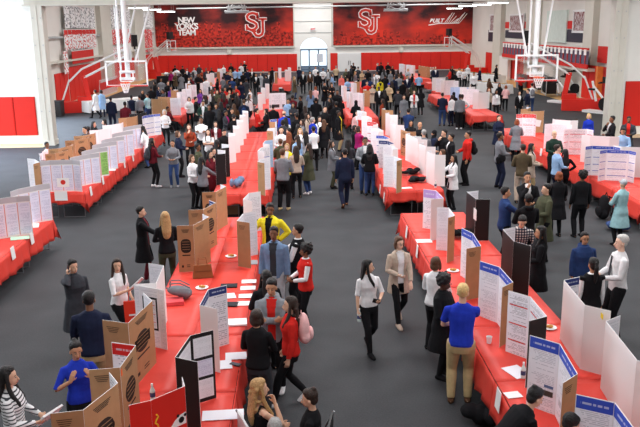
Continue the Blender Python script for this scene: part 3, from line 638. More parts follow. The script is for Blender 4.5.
balcony(503, 529, 'far red balcony rail with white number cards on right wall'); balcony(540, 589, 'near long red balcony rail with white number cards on right wall')
for i, (pa, pb) in enumerate(((497, 504.5), (530, 541), (589, 598))):
    a = SX(pa, 40, XR)[1]; b = SX(pb, 40, XR)[1]; struct(MB().box((XR-.2, (a+b)/2, 4.8), (.5, a-b, 9.6)).obj('column_%d' % (i+6), cream))
side_pads(505, 527, XR, 2.3, 'red wall padding below the far balcony on right wall', -1); side_pads(486, 497, XR, 2.3, 'red wall padding in the far corner of the right wall', -1); side_pads(584, 613, XR-.5, 2.45, 'red wall padding on right wall beside the near right column', -1)
struct(MB().box((XR-.35, 75.9, 1.1), (.3, 3.2, 2.2)).obj('door_2', base_mat('white door', (226, 227, 226), .5)))
rpanel(599, 46, 612, 64, 'hanging_banner', redf, 'square red banner on right wall beside the near right column', 'banner', XR-.1)
tag(MB().box((XR-.9, 50.5, 1.25), (.35, .35, 2.5)).obj('wooden_post', base_mat('orange varnished wood', (214, 120, 56), .5, noise=.1, scale=5)), 'upright orange wooden post in front of the right wall padding', 'post')
# ---- hanging lamps
lampm = emis('lamp tube', (255, 255, 252), 9.)
def lamp(x, y, z, L=2.4, label='white linear lamp hanging over the far courts'):
    root = empty('hanging_lamp', (x, y, z)); MB().box((0, 0, .1), (L, .34, .12)).obj('housing', white_metal, root); MB().box((0, 0, .02), (L-.08, .28, .04)).obj('lamp_tube', lampm, root)
    for s in (-1, 1): MB().tube([(s*L*.4, 0, .15), (s*L*.4, 0, 9.6-z)], .012, n=5).obj('cable', grey_steel, root)
    return root
for lst, sd in ((((138, 8.5), (152, 10), (165, 11.8), (174, 13)), 'left'), (((454.5, 8.8), (467.5, 6.5), (482, 5), (498, 3.4)), 'right')):
    for i, (a, b) in enumerate(lst):
        d = _f*CAM_F+_r*(a-320)-_u*(b-213.5); t = (7.0-CAM_H)/d[2]; p = np.array([0, 0, CAM_H])+t*d
        nm = ['nearest the camera', 'second nearest', 'third nearest', 'farthest'][i if sd == 'left' else 3-i]
        tag(lamp(p[0], min(p[1], 90), 7.0, 1.75), 'white linear lamp %s in the row hanging along the %s side' % (nm, sd), 'lamp', None)
# ---- roof pipes and folded centre-court backboards
tag(MB().tube([(-12, 80, 7.15), (18, 80, 7.3)], .07, n=8).obj('roof_pipe', grey_steel), 'thin grey pipe running across above the murals', 'pipe')
def folded(cx, label):
    root = empty('folded_backboard', (cx, 78, 7.0)); mb = MB()
    for s in (-1, 1):
        mb.tube([(s*.9, 0, -.25), (s*.5, 0, 1.8)], .06); mb.tube([(s*.9, 0, -.25), (s*.2, 0, .4)], .05); mb.tube([(s*1.0, 0, -.25), (s*.4, .4, .5)], .05)
    mb.tube([(-1.2, 0, -.2), (1.2, 0, -.2)], .09).tube([(-.8, 0, .25), (.8, 0, .25)], .06).tube([(-1.0, 0, .25), (.2, 0, -.2), (1., 0, .25)], .05); mb.obj('truss', grey_steel, root)
    MB().box((0, .2, -.32), (2.3, .9, .1)).obj('backboard', base_mat('board glass grey', (198, 204, 208), .3), root); return tag(root, label, 'backboard')
folded(-5.8, 'folded truss backboard hanging by the roof before the left mural'); folded(9.9, 'folded truss backboard hanging by the roof before the right mural')
# ---- hoops
orange = base_mat('rim orange', (226, 92, 48), .5); clear = base_mat('acrylic board', (235, 242, 246), .08, spec=.5)
_b = clear.node_tree.nodes['Principled BSDF']; _b.inputs['Transmission Weight'].default_value = .96; _b.inputs['IOR'].default_value = 1.03; clear.node_tree.nodes['Principled BSDF'].inputs['Alpha'].default_value = .25
def net_mesh(mb, c, z):
    for k2 in range(4):
        r0, r1 = .225-.035*k2, .225-.035*(k2+1)
        for j in range(12):
            for dj in (-.5, .5):
                a0, a1 = 2*pi*(j+(k2 % 2)*.5)/12, 2*pi*(j+(k2 % 2)*.5+dj)/12
                mb.tube([(c[0]+r0*cos(a0), c[1]+r0*sin(a0), z-k2*.11), (c[0]+r1*cos(a1), c[1]+r1*sin(a1), z-(k2+1)*.11)], .009, n=4)
def board(root, facing=0.):
    q = empty('x'); bpy.data.objects.remove(q)
    MB().box((0, 0, 3.43), (1.76, .02, 1.0)).obj('glass_panel', clear, root)
    mb = MB()
    for z in (2.90, 3.97): mb.box((0, 0, z), (1.86, .06, .07))
    for x in (-.9, .9): mb.box((x, 0, 3.43), (.07, .06, 1.07))
    mb.obj('board_frame', white_metal, root)
    mb = MB(); 
    for z in (3.09, 3.51): mb.box((0, -.02, z), (.60, .02, .045))
    for x in (-.28, .28): mb.box((x, -.02, 3.30), (.045, .02, .44))
    mb.obj('target_square', letter_white, root)
    mb = MB(); mb.box((0, 0, 2.89), (1.84, .08, .05)); mb.obj('edge_padding', redf, root)
    pts = [(.23*cos(2*pi*i/18), -.40+.23*sin(2*pi*i/18), 3.05) for i in range(19)]
    MB().tube(pts, .014, n=6).box((0, -.09, 3.03), (.2, .16, .1)).obj('rim', orange, root)
    mb = MB(); net_mesh(mb, (0, -.40), 3.05); mb.obj('net', letter_white, root)
def ceiling_hoop(px, py, Y, label):
    p = P(px, py, Y); root = empty('basketball_hoop', (p[0], Y, -.1 if px < 300 else 0)); tag(root, label, 'basketball hoop'); board(root)
    mb = MB().tube([(0, .25, 3.2), (0, .25, 6.5), (0, .25, 9.6)], .115, n=12).box((0, .15, 3.5), (.7, .2, .12)).box((0, .15, 3.2), (.7, .2, .12)); mb.obj('mast', white_metal, root)
    for a, b in (((-.35, .3, 3.9), (-1.0, 2.6, 9.6)), ((.35, .3, 3.9), (1.8, 2.6, 9.6)), ((-.3, .25, 3.4), (-.3, .25, 9.6)), ((.0, .3, 4.6), (.9, 3.2, 9.6))): MB().tube([a, b], .045, n=8).obj('brace', white_metal, root)
    return root
ceiling_hoop(126, 64, 35.0, 'glass basketball hoop hung from the roof on the left side'); ceiling_hoop(537, 60, 33.3, 'glass basketball hoop hung from the roof on the right side')
def portable(base, tip, label, clock=True):
    """portable goal: red base and padded mast at base, arm to the board at tip (pixel, depth)"""
    b = np.array(base); t = np.array(tip); d = t-b; d[2] = 0; L = np.linalg.norm(d); yaw = atan2(d[1], d[0])
    root = empty('portable_hoop', (b[0], b[1], 0), yaw); tag(root, label, 'basketball hoop')
    MB().box((-.2, 0, .35), (2.3, 1.1, .7)).box((.5, 0, .5), (.8, .9, 1.)).obj('base', padred, root)
    MB().add([(.7, -.35, .7), (1.0, -.35, .7), (1.0, .35, .7), (.7, .35, .7), (.45, -.3, 2.3), (.75, -.3, 2.3), (.75, .3, 2.3), (.45, .3, 2.3)], [(0, 3, 2, 1), (4, 5, 6, 7), (0, 1, 5, 4), (1, 2, 6, 5), (2, 3, 7, 6), (3, 0, 4, 7)]).obj('mast_padding', padred, root)
    a = MB()
    for s in (-.25, .25):
        a.tube([(.6, s, 2.2), (L*.92, s, 3.7)], .06); a.tube([(-.3, s, 2.0), (.5, s, 2.75), (L*.9, s, 3.2+.9)], .05); a.tube([(-.9, s, .6), (-.3, s, 2.1)], .05)
    a.tube([(L*.9, -.3, 3.1), (L*.9, -.3, 4.0)], .05).tube([(L*.9, .3, 3.1), (L*.9, .3, 4.0)], .05); a.obj('arm', white_metal, root)
    q = MB(); q.box((L, 0, 3.43), (.02, 1.76, 1.0)); q.obj('glass_panel', clear, root)
    q = MB()
    for z in (2.92, 3.95): q.box((L, 0, z), (.06, 1.84, .06))
    for y in (-.9, .9): q.box((L, y, 3.43), (.06, .06, 1.0))
    q.obj('board_frame', white_metal, root)
    q = MB().tube([(L+.4+.23*cos(2*pi*i/14), .23*sin(2*pi*i/14), 3.05) for i in range(15)], .016, n=6).box((L+.09, 0, 3.03), (.16, .3, .12)); q.obj('rim', orange, root)
    q = MB().box((L-.1, 0, 4.5), (.35, .8, .75)).box((L-.1, 0, 4.1), (.1, .1, .3)); q.obj('shot_clock', black_plastic, root)
    return root
def gp(px, py): p = G(px, py); return (p[0], p[1], 0)
p1 = gp(77, 112); p3 = gp(577, 110)
portable(p1, (p1[0]+3.9, p1[1]+1.2, 0), 'portable hoop with red padded base by the left chair racks')
portable(p3, (p3[0]-3.2, p3[1]+1.0, 0), 'portable hoop with red padded base below the near right balcony')
portable((XL+.9, 84, 0), (XL+3.4, 83, 0), 'distant portable hoop in front of the left mural'); portable((XR-1.6, 84, 0), (XR-4.6, 83.3, 0), 'distant portable hoop in front of the right mural')
# ---- gym equipment along the side walls
def folded_chair():
    root = empty('folding_chair'); MB().box((0, 0, .62), (.44, .03, .42)).obj('backrest', redf, root); MB().box((0, .04, .28), (.42, .03, .4)).obj('seat', redf, root)
    m = MB()
    for s in (-1, 1): m.tube([(s*.22, 0, 0), (s*.22, 0, .98), (s*.18, 0, 1.0)], .014, n=5); m.tube([(s*.2, .06, 0), (s*.2, .03, .7)], .014, n=5)
    m.tube([(-.22, 0, .99), (.22, 0, .99)], .014, n=5); m.obj('frame', white_metal, root); return root
proto = None
for i in range(16):
    yy = SX(86+i*1.15, 80, XL)[1]
    if proto is None: proto = folded_chair(); KIDS[proto.name] = list(proto.children); o = proto
    else: o = copy_tree(proto)
    o.location = (XL+1.1, yy, 0.0); o.rotation_euler = (0, 0, R(90))
    o.scale = (1.35,)*3
    tag(o, 'red folded chair with white frame stacked against the left side wall', 'chair', 'folded red chairs along left side wall')
def bike(px, py, label):
    p = gp(px, py); root = empty('exercise_bike', p, R(30)); m = MB().box((0, 0, .06), (.5, 1.2, .1)).tube([(0, -.5, .1), (0, -.2, .7), (0, .25, 1.1)], .05).tube([(0, .1, .5), (0, .35, 1.35)], .05)
    m.obj('frame', white_metal, root); MB().tube([(-.06, -.35, .4), (.06, -.35, .4)], .28, n=14).obj('flywheel', black_plastic, root); MB().box((0, .3, 1.0), (.25, .3, .08)).obj('seat', black_plastic, root)
    MB().tube([(-.3, -.35, 1.35), (-.28, -.2, 1.3), (.28, -.2, 1.3), (.3, -.35, 1.35)], .03).obj('handlebar', black_plastic, root); MB().box((0, -.3, 1.45), (.3, .06, .22)).obj('console', black_plastic, root)
    root.scale = (1.4, 1.4, 1.4); return tag(root, label, 'exercise bike')
bike(560, 103, 'white and black exercise bike left of the near right hoop base'); bike(569, 96, 'exercise bike standing farther back under the balcony'); bike(597, 113, 'exercise bike at the right of the near hoop base')
def rack(px, py, label):
    p = gp(px, py); root = empty('storage_cart', p, R(80)); m = MB()
    for x in (-1.2, 1.2):
        for y in (-.4, .4): m.tube([(x, y, .1), (x, y, 1.5)], .03)
    for z in (.2, 1.45):
        for y in (-.4, .4): m.tube([(-1.2, y, z), (1.2, y, z)], .03)
    m.obj('frame', grey_steel, root); f2 = MB()
    for i in range(16): f2.box((-1.1+i*.147, 0, .8), (.06, .7, 1.1))
    f2.obj('folded_chairs', black_plastic, root); return tag(root, label, 'cart')
rack(549, 96, 'steel cart packed with black folded chairs under right balcony'); rack(540, 92, 'farther steel cart with black folded chairs beside the grey bin')
def lathe_obj(name, prof, mat, loc, label, cat, n=18):
    mb = MB(); vs = [(r*cos(2*pi*j/n), r*sin(2*pi*j/n), z) for r, z in prof for j in range(n)]; k2 = len(prof)
    fs = [(i*n+j, i*n+(j+1) % n, (i+1)*n+(j+1) % n, (i+1)*n+j) for i in range(k2-1) for j in range(n)]+[tuple(range(n-1, -1, -1))]
    mb.add(vs, fs); o = mb.obj(name, mat, loc=loc); return tag(o, label, cat) if label else o
p = gp(521, 88); lathe_obj('waste_bin', [(.42, 0), (.48, 1.1), (.52, 1.14), (.46, 1.1), (.4, .1)], base_mat('bin grey', (128, 130, 134), .6), p, 'round grey waste bin by the far right pads', 'bin')
p = gp(531.5, 88); tag(MB().box((p[0], p[1], .55), (.8, .7, 1.1)).box((p[0], p[1], 1.13), (.86, .76, .06)).obj('padded_box', padred), 'red padded box standing beside the grey waste bin', 'box')
p = (-15.3, 48.5); tag(MB().box((p[0], p[1], .45), (1.2, .8, .9)).box((p[0], p[1], .93), (1.26, .86, .06)).obj('equipment_trunk', black_plastic), 'black equipment trunk on floor by left side wall padding', 'trunk')
# ---- light
def area(x, y, z, sx, sy, e, rot=(0, 0, 0), col=(1, 1, 1)):
    l = bpy.data.lights.new('lamp', 'AREA'); l.shape = 'RECTANGLE'; l.size = sx; l.size_y = sy; l.energy = e; l.color = col
    o = bpy.data.objects.new('lamp', l); COL.objects.link(o); o.location = (x, y, z); o.rotation_euler = rot; return o
for y, k_ in ((-4, .35), (6, .5), (16, 1.0), (26.5, 1.5)):
    for x in (-7, 1.5, 10) if y < 20 else (-8, 1.5, 10, 18.5): area(x, y, 9.3, 5, 2.5, 1150*LK*k_)  # outermost right lamp added to brighten the cross wall and column
for y in (42, 54, 66, 78, 88):
    for x in (-9, 2, 13): area(x, y, 9.3, 5, 2.5, 1150*LK)
area(-22.5, 24, 4.5, 5, 16, 4200*LK, (0, R(-90), 0), (.86, .93, 1.))      # added daylight lamp, standing for unseen windows at near left
area(-20.5, 33.5, 2.6, 3.0, 5., 1500*LK, (0, R(-78), R(-20)), (.72, .84, 1.)); area(-16.3, 44.5, 2.2, 3.0, 6., 1100*LK, (0, R(-80), R(-10)), (.72, .84, 1.))   # lamps added for daylight from unseen side doors on the left
w2 = struct(MB().box((-23.0, 24, 4.5), (.06, 16, 5)).obj('added_window', MATS['bright daylight'])); m2 = MB()  # added glowing window, unseen, as a source for the left daylight lamps
for q in range(9): m2.box((-22.95, 16+q*2, 4.5), (.1, .12, 5))
for q in (2.0, 4.5, 7.0): m2.box((-22.95, 24, q), (.1, 16, .12))
m2.obj('window_frame', white_metal, w2)  # frame of the added window
def spot(x, y, z, tx, ty, e, ang, col):
    l = bpy.data.lights.new('daylight', 'SPOT'); l.energy = e; l.spot_size = R(ang); l.spot_blend = 1.; l.shadow_soft_size = .8; l.color = col
    o = bpy.data.objects.new('daylight', l); COL.objects.link(o); o.location = (x, y, z); o.rotation_euler = Vector((tx-x, ty-y, -z)).to_track_quat('-Z', 'Y').to_euler()
spot(-21, 33.5, 6.5, -14.5, 31.5, 62000*LK, 62, (.66, .80, 1.)); spot(-16.2, 50, 7., -12.0, 42, 20000*LK, 70, (.66, .80, 1.))  # added spots throwing cool daylight onto the left floor
wd = bpy.data.worlds.new('world'); sc.world = wd; wd.use_nodes = True; wd.node_tree.nodes['Background'].inputs[0].default_value = (.9, .95, 1, 1); wd.node_tree.nodes['Background'].inputs[1].default_value = .5
sc.view_settings.view_transform = 'Standard'; sc.view_settings.look = 'None'; sc.view_settings.gamma = 1; sc.view_settings.exposure = 0
# ---------------------------------------------------------------- tables and cloths
cloth_red = base_mat('red table cover', (222, 66, 54), .5, noise=.05, scale=2.2, bump=.5, spec=.3)
ROWX = dict(A=(-7.65, -6.12), B=(-2.42, -.86), C=(2.52, 4.08), E=(8.86, 10.42))
ROWN = dict(A='leftmost', B='centre-left', C='centre-right', E='rightmost')
ORD = 'front second third fourth fifth sixth seventh eighth ninth tenth eleventh twelfth thirteenth fourteenth fifteenth sixteenth seventeenth eighteenth nineteenth twentieth twenty-first twenty-second'.split()
def make_table():
    root = empty('folding_table'); MB().box((0, 0, .735), (.74, 1.80, .035)).obj('tabletop', base_mat('table laminate', (196, 190, 180), .5), root)
    for s in (-1, 1):
        m = MB(); m.tube([(-.28, s*.78, .72), (-.30, s*.72, .4), (-.30, s*.72, .02), (.30, s*.72, .02), (.30, s*.72, .4), (.28, s*.78, .72)], .014, n=6).tube([(0, s*.3, .70), (0, s*.72, .38)], .009, n=5).tube([(-.3, s*.72, .4), (.3, s*.72, .4)], .012, n=6)
        m.obj('leg', base_mat('galvanised steel', (150, 152, 156), .4, metal=.6), root)
    return root
def make_cloth(side, end, seed):
    """cover of one table: top, a long drop on the aisle side and drops on open ends"""
    rg = random.Random(seed); mb = MB(); hw, hl = .385, .925; n = 14; z = .762
    T = [[(-hw+2*hw*i/4, -hl+2*hl*j/n, z+.004*sin(j*2.1+i+seed)) for i in range(5)] for j in range(n+1)]
    vs = [p for r_ in T for p in r_]; fs = [(j*5+i, j*5+i+1, j*5+i+6, j*5+i+5) for j in range(n) for i in range(4)]; mb.add(vs, fs)
    def drop(top, out, D):
        k = len(top); q = 5; vs = []
        for r_ in range(q+1):
            t = r_/q
            for i, p in enumerate(top):
                w = (.022*sin(i*1.9+seed)+.012*sin(i*4.3))*t; e = .012+.05*t+w
                vs.append((p[0]+out[0]*e, p[1]+out[1]*e, p[2]-(D+.03*sin(i*.8+seed))*t))
        mb.add(vs, [(r_*k+i, r_*k+i+1, (r_+1)*k+i+1, (r_+1)*k+i) for r_ in range(q) for i in range(k-1)])
    sx = side; xs = sx*hw
    drop([(xs, -hl+2*hl*j/n, z) for j in range(n+1)], (sx, 0), .47)
    for e in end:
        drop([(-hw+2*hw*i/8, e*hl, z) for i in range(9)], (0, e), .30)
        # hanging corner fold
        c = (xs, e*hl, z); mb.add([c, (xs+sx*.06, e*hl-e*.12, .32), (xs+sx*.13, e*hl+e*.10, .20), (xs-sx*.12, e*hl+e*.06, .44)], [(0, 1, 2), (0, 2, 3)])
    o = mb.obj('tablecloth', cloth_red, smooth=True); sd = o.modifiers.new('s', 'SOLIDIFY'); sd.thickness = .006; sd.offset = 1
    return o
ROWZ = []
tproto = make_table(); KIDS[tproto.name] = list(tproto.children); _first = [True]; CL = {}
def row(rk, y0, count, start):
    xa, xb = ROWX[rk]; ROWZ.append((xa, xb, y0, y0+count*1.852))
    for i in range(count):
        y = y0+.925+i*1.852; end = ([-1] if i == 0 else [])+([1] if i == count-1 else [])
        for sd in (-1, 1):
            x = (xa+xb)/2+sd*.3855
            if _first[0]: t = tproto; _first[0] = False
            else: t = copy_tree(tproto)
            t.location = (x, y, 0)
            hh = 'left' if sd < 0 else 'right'; nn = ORD[start+i]
            tag(t, 'folding table, %s half of the %s pair from the front in the %s row' % (hh, nn, ROWN[rk]), 'table', None)
            k = (sd, tuple(end), i % 3)
            if k not in CL: CL[k] = make_cloth(sd, end, i % 3*1.7+sd); c = CL[k]
            else: c = CL[k].copy(); COL.objects.link(c)
            c.location = (x, y, .001)
            tag(c, 'red tablecloth, %s half of the %s pair from the front in the %s row' % (hh, nn, ROWN[rk]), 'tablecloth', None)
row('A', 13.0, 3, 0); row('A', 21.5, 7, 3); row('A', 40.3, 7, 10)
row('B', 5.3, 7, 0); row('B', 20.95, 7, 7); row('B', 38.6, 7, 14)
row('C', 5.4, 7, 0); row('C', 21.0, 7, 7); row('C', 38.6, 7, 14)
row('E', 10.0, 3, 0); row('E', 19.0, 8, 3); row('E', 38.7, 7, 11)
for xx, yy, ww, ll, lb in ((9.9, 53.4, .8, 1.8, 'small red clothed table beyond the rightmost row'), (10.8, 61.9, .8, 1.8, 'far small red clothed table near the buffet'), (-1.25, 66.4, 1.4, 9., 'long red clothed table before the arched door'), (4.8, 61, 1.3, 6., 'long red clothed table beside the white double doors'), (-6.8, 66., 1.4, 12., 'long red clothed table deep in the left crowd'), (10.7, 70.6, 1.6, 9., 'long red clothed table of the far board group by red padding')):
    mb = MB(); n = 10
    per = [(-ww/2, -ll/2), (ww/2, -ll/2), (ww/2, ll/2), (-ww/2, ll/2)]
    pts = []
    for a, b in zip(per, per[1:]+per[:1]):
        for i in range(n): pts.append((a[0]+(b[0]-a[0])*i/n, a[1]+(b[1]-a[1])*i/n))
    m = len(pts); top = [(x, y, .77) for x, y in pts]; bot = [(x*1.08+.02*sin(i*2.3), y*1.03+.02*cos(i*1.9), .3+.03*sin(i*1.3)) for i, (x, y) in enumerate(pts)]
    mb.add(top+bot, [tuple(range(m))]+[(i, m+i, m+(i+1) % m, (i+1) % m) for i in range(m)])
    ROWZ.append((xx-ww/2, xx+ww/2, yy-ll/2, yy+ll/2)); r_ = empty('clothed_table', (xx, yy, 0)); mb.obj('tablecloth', cloth_red, r_); lg = MB()
    for s in (-1, 1): lg.tube([(-ww*.4, s*ll*.42, .75), (-ww*.4, s*ll*.42, .02), (ww*.4, s*ll*.42, .02), (ww*.4, s*ll*.42, .75)], .015, n=6)
    lg.obj('leg_frame', MATS['galvanised steel'], r_); tag(r_, lb, 'table')
# ---------------------------------------------------------------- display boards
def sheet_mat(name, bg=(238, 238, 244), ink=(120, 124, 140), head=None, hsize=.14, nl=26, nw=16, bars=None, fig=None, ink_amt=.75, subtle=False):
    if name in MATS: return MATS[name]
    m = bpy.data.materials.new(name); m.use_nodes = True; nt = m.node_tree; b = nt.nodes['Principled BSDF']; N = nt.nodes.new; L = nt.links
    def mth(op, a, c=None):
        n = N('ShaderNodeMath'); n.operation = op
        for i, v in enumerate((a, c)):
            if v is None: continue
            if isinstance(v, (int, float)): n.inputs[i].default_value = v
            else: L.new(v, n.inputs[i])
        return n.outputs[0]
    def mix(f, a, c):
        n = N('ShaderNodeMix'); n.data_type = 'RGBA'; L.new(f, n.inputs[0])
        for i, v in ((6, a), (7, c)):
            if isinstance(v, tuple): n.inputs[i].default_value = v
            else: L.new(v, n.inputs[i])
        return n.outputs[2]
    tc = N('ShaderNodeTexCoord'); sp = N('ShaderNodeSeparateXYZ'); L.new(tc.outputs['Generated'], sp.inputs[0]); x, z = sp.outputs['X'], sp.outputs['Z']
    def rnd(a, c, s):
        cb = N('ShaderNodeCombineXYZ'); L.new(a, cb.inputs[0]); L.new(c, cb.inputs[1]); cb.inputs[2].default_value = s; w = N('ShaderNodeTexWhiteNoise'); w.noise_dimensions = '3D'; L.new(cb.outputs[0], w.inputs['Vector']); return w.outputs['Value']
    zl = mth('MULTIPLY', z, nl); row_ = mth('FLOOR', zl); fr = mth('FRACT', zl)
    ln = mth('MULTIPLY', mth('GREATER_THAN', fr, .35), mth('LESS_THAN', fr, .8))
    wd_ = mth('GREATER_THAN', rnd(mth('FLOOR', mth('MULTIPLY', x, nw)), row_, 1.), .22)
    zero = mth('MULTIPLY', x, 0.); rowon = mth('GREATER_THAN', rnd(zero, row_, 5.), .22); rlen = mth('MULTIPLY_ADD', rnd(zero, row_, 9.), .5)
    rl = N('ShaderNodeMath'); rl.operation = 'MULTIPLY_ADD'; L.new(rnd(zero, row_, 9.), rl.inputs[0]); rl.inputs[1].default_value = .4; rl.inputs[2].default_value = .62
    on = mth('MULTIPLY', mth('MULTIPLY', ln, wd_), mth('MULTIPLY', rowon, mth('LESS_THAN', x, mth('MINIMUM', rl.outputs[0], .93)))); on = mth('MULTIPLY', on, mth('GREATER_THAN', x, .08)); on = mth('MULTIPLY', on, mth('LESS_THAN', z, .965))
    col = mix(mth('MULTIPLY', on, ink_amt), lin(bg), lin(ink))
    if bars:
        for zc in bars[1]:
            f = mth('MULTIPLY', mth('LESS_THAN', mth('ABSOLUTE', mth('SUBTRACT', z, zc)), .010), mth('MULTIPLY', mth('GREATER_THAN', x, .07), mth('LESS_THAN', x, .93))); col = mix(f, col, lin(bars[0]))
    if fig:
        for (x0, x1, z0, z1, c) in fig:
            f = mth('MULTIPLY', mth('MULTIPLY', mth('GREATER_THAN', x, x0), mth('LESS_THAN', x, x1)), mth('MULTIPLY', mth('GREATER_THAN', z, z0), mth('LESS_THAN', z, z1)))
            col = mix(f, col, lin(c))
    if head:
        f = mth('GREATER_THAN', z, 1-hsize); col = mix(f, col, lin(head))
        t = mth('MULTIPLY', mth('LESS_THAN', mth('ABSOLUTE', mth('SUBTRACT', z, 1-hsize*.5)), hsize*.09), mth('MULTIPLY', mth('GREATER_THAN', rnd(mth('FLOOR', mth('MULTIPLY', x, 24)), zero, 3.), .35), mth('LESS_THAN', mth('ABSOLUTE', mth('SUBTRACT', x, .5)), .38)))
        col = mix(mth('MULTIPLY', t, .6), col, lin((225, 228, 240)) if sum(head) < 600 else lin((180, 60, 60)))
    L.new(col, b.inputs['Base Color']); b.inputs['Roughness'].default_value = .6; b.inputs['Specular IOR Level'].default_value = .2
    MATS[name] = m; return m
BLUE = (60, 84, 190)
SH = dict(
    bh=lambda: sheet_mat('poster with blue header', head=BLUE, hsize=.15, nl=44, nw=26, ink_amt=.42),
    bf=lambda: sheet_mat('poster with blue header and figures', head=BLUE, hsize=.15, nl=44, nw=26, ink_amt=.42, fig=[(.1, .42, .22, .3, (70, 66, 60)), (.5, .85, .22, .3, (190, 190, 196)), (.1, .42, .34, .38, (90, 110, 150))]),
    bt=lambda: sheet_mat('poster with blue section bars', head=BLUE, hsize=.1, nl=40, nw=24, bars=((72, 98, 186), (.62, .38, .16)), ink_amt=.35),
    db=lambda: sheet_mat('poster with dark blue title', head=(52, 64, 122), hsize=.12, nl=30, ink_amt=.55),
    rh=lambda: sheet_mat('poster with red section bars', nl=46, nw=26, bars=((206, 50, 48), (.8, .5, .22)), ink_amt=.6, ink=(104, 104, 112)),
    rt=lambda: sheet_mat('poster with red header', head=(212, 44, 40), hsize=.16, nl=26, bars=((206, 50, 48), (.5,)), ink_amt=.5),
    ph=lambda: sheet_mat('poster with violet header', head=(190, 160, 220), hsize=.2, nl=32, ink_amt=.5),
    pb=lambda: sheet_mat('poster with blue bar and text', nl=24, bars=((50, 80, 190), (.66,)), ink_amt=.6, bg=(240, 240, 244)),
    w=lambda: sheet_mat('white poster with fine text', nl=44, nw=24, ink_amt=.3),
    lv=lambda: sheet_mat('lavender typed sheet', bg=(226, 226, 244), ink=(140, 144, 180), nl=34, nw=16, ink_amt=.55),
    gn=lambda: sheet_mat('green typed sheet', bg=(150, 200, 110), ink=(80, 120, 70), nl=22, nw=9),
    jp=lambda: sheet_mat('lavender sheet top text', bg=(226, 226, 244), ink=(140, 144, 180), nl=22, nw=12, ink_amt=.6),
    pk=lambda: sheet_mat('pale pink poster', bg=(244, 226, 222), ink=(160, 120, 120), nl=28, ink_amt=.4),
    qa=lambda: sheet_mat('poster with dark picture', nl=26, fig=[(.2, .8, .1, .3, (60, 60, 64))], ink_amt=.4),
    mp=lambda: sheet_mat('pale blue map sheet', bg=(180, 204, 214), ink=(120, 150, 150), nl=16, nw=6),
    ll=lambda: sheet_mat('light blue poster', bg=(176, 200, 232), ink=(120, 150, 200), nl=18, ink_amt=.4))
outer = dict(w=base_mat('white board paper', (232, 232, 233), .6), b=base_mat('brown cardboard', (176, 136, 98), .85, noise=.06, scale=8), k=base_mat('black board paper', (30, 29, 31), .6), r=base_mat('bright red board paper', (214, 44, 34), .6))
print_black = base_mat('black board printing', (42, 34, 30), .7)
print_lines = sheet_mat('cardboard print lines', bg=(176, 136, 98), ink=(96, 66, 44), nl=8, nw=12, ink_amt=.8)
def rrect(w, h, r, n=5):
    o = []
    for cx, cz, a0 in ((w/2-r, h/2-r, 0), (-w/2+r, h/2-r, pi/2), (-w/2+r, -h/2+r, pi), (w/2-r, -h/2+r, 3*pi/2)):
        for i in range(n+1): a = a0+pi/2*i/n; o.append((cx+r*cos(a), cz+r*sin(a)))
    return o
BC = {}
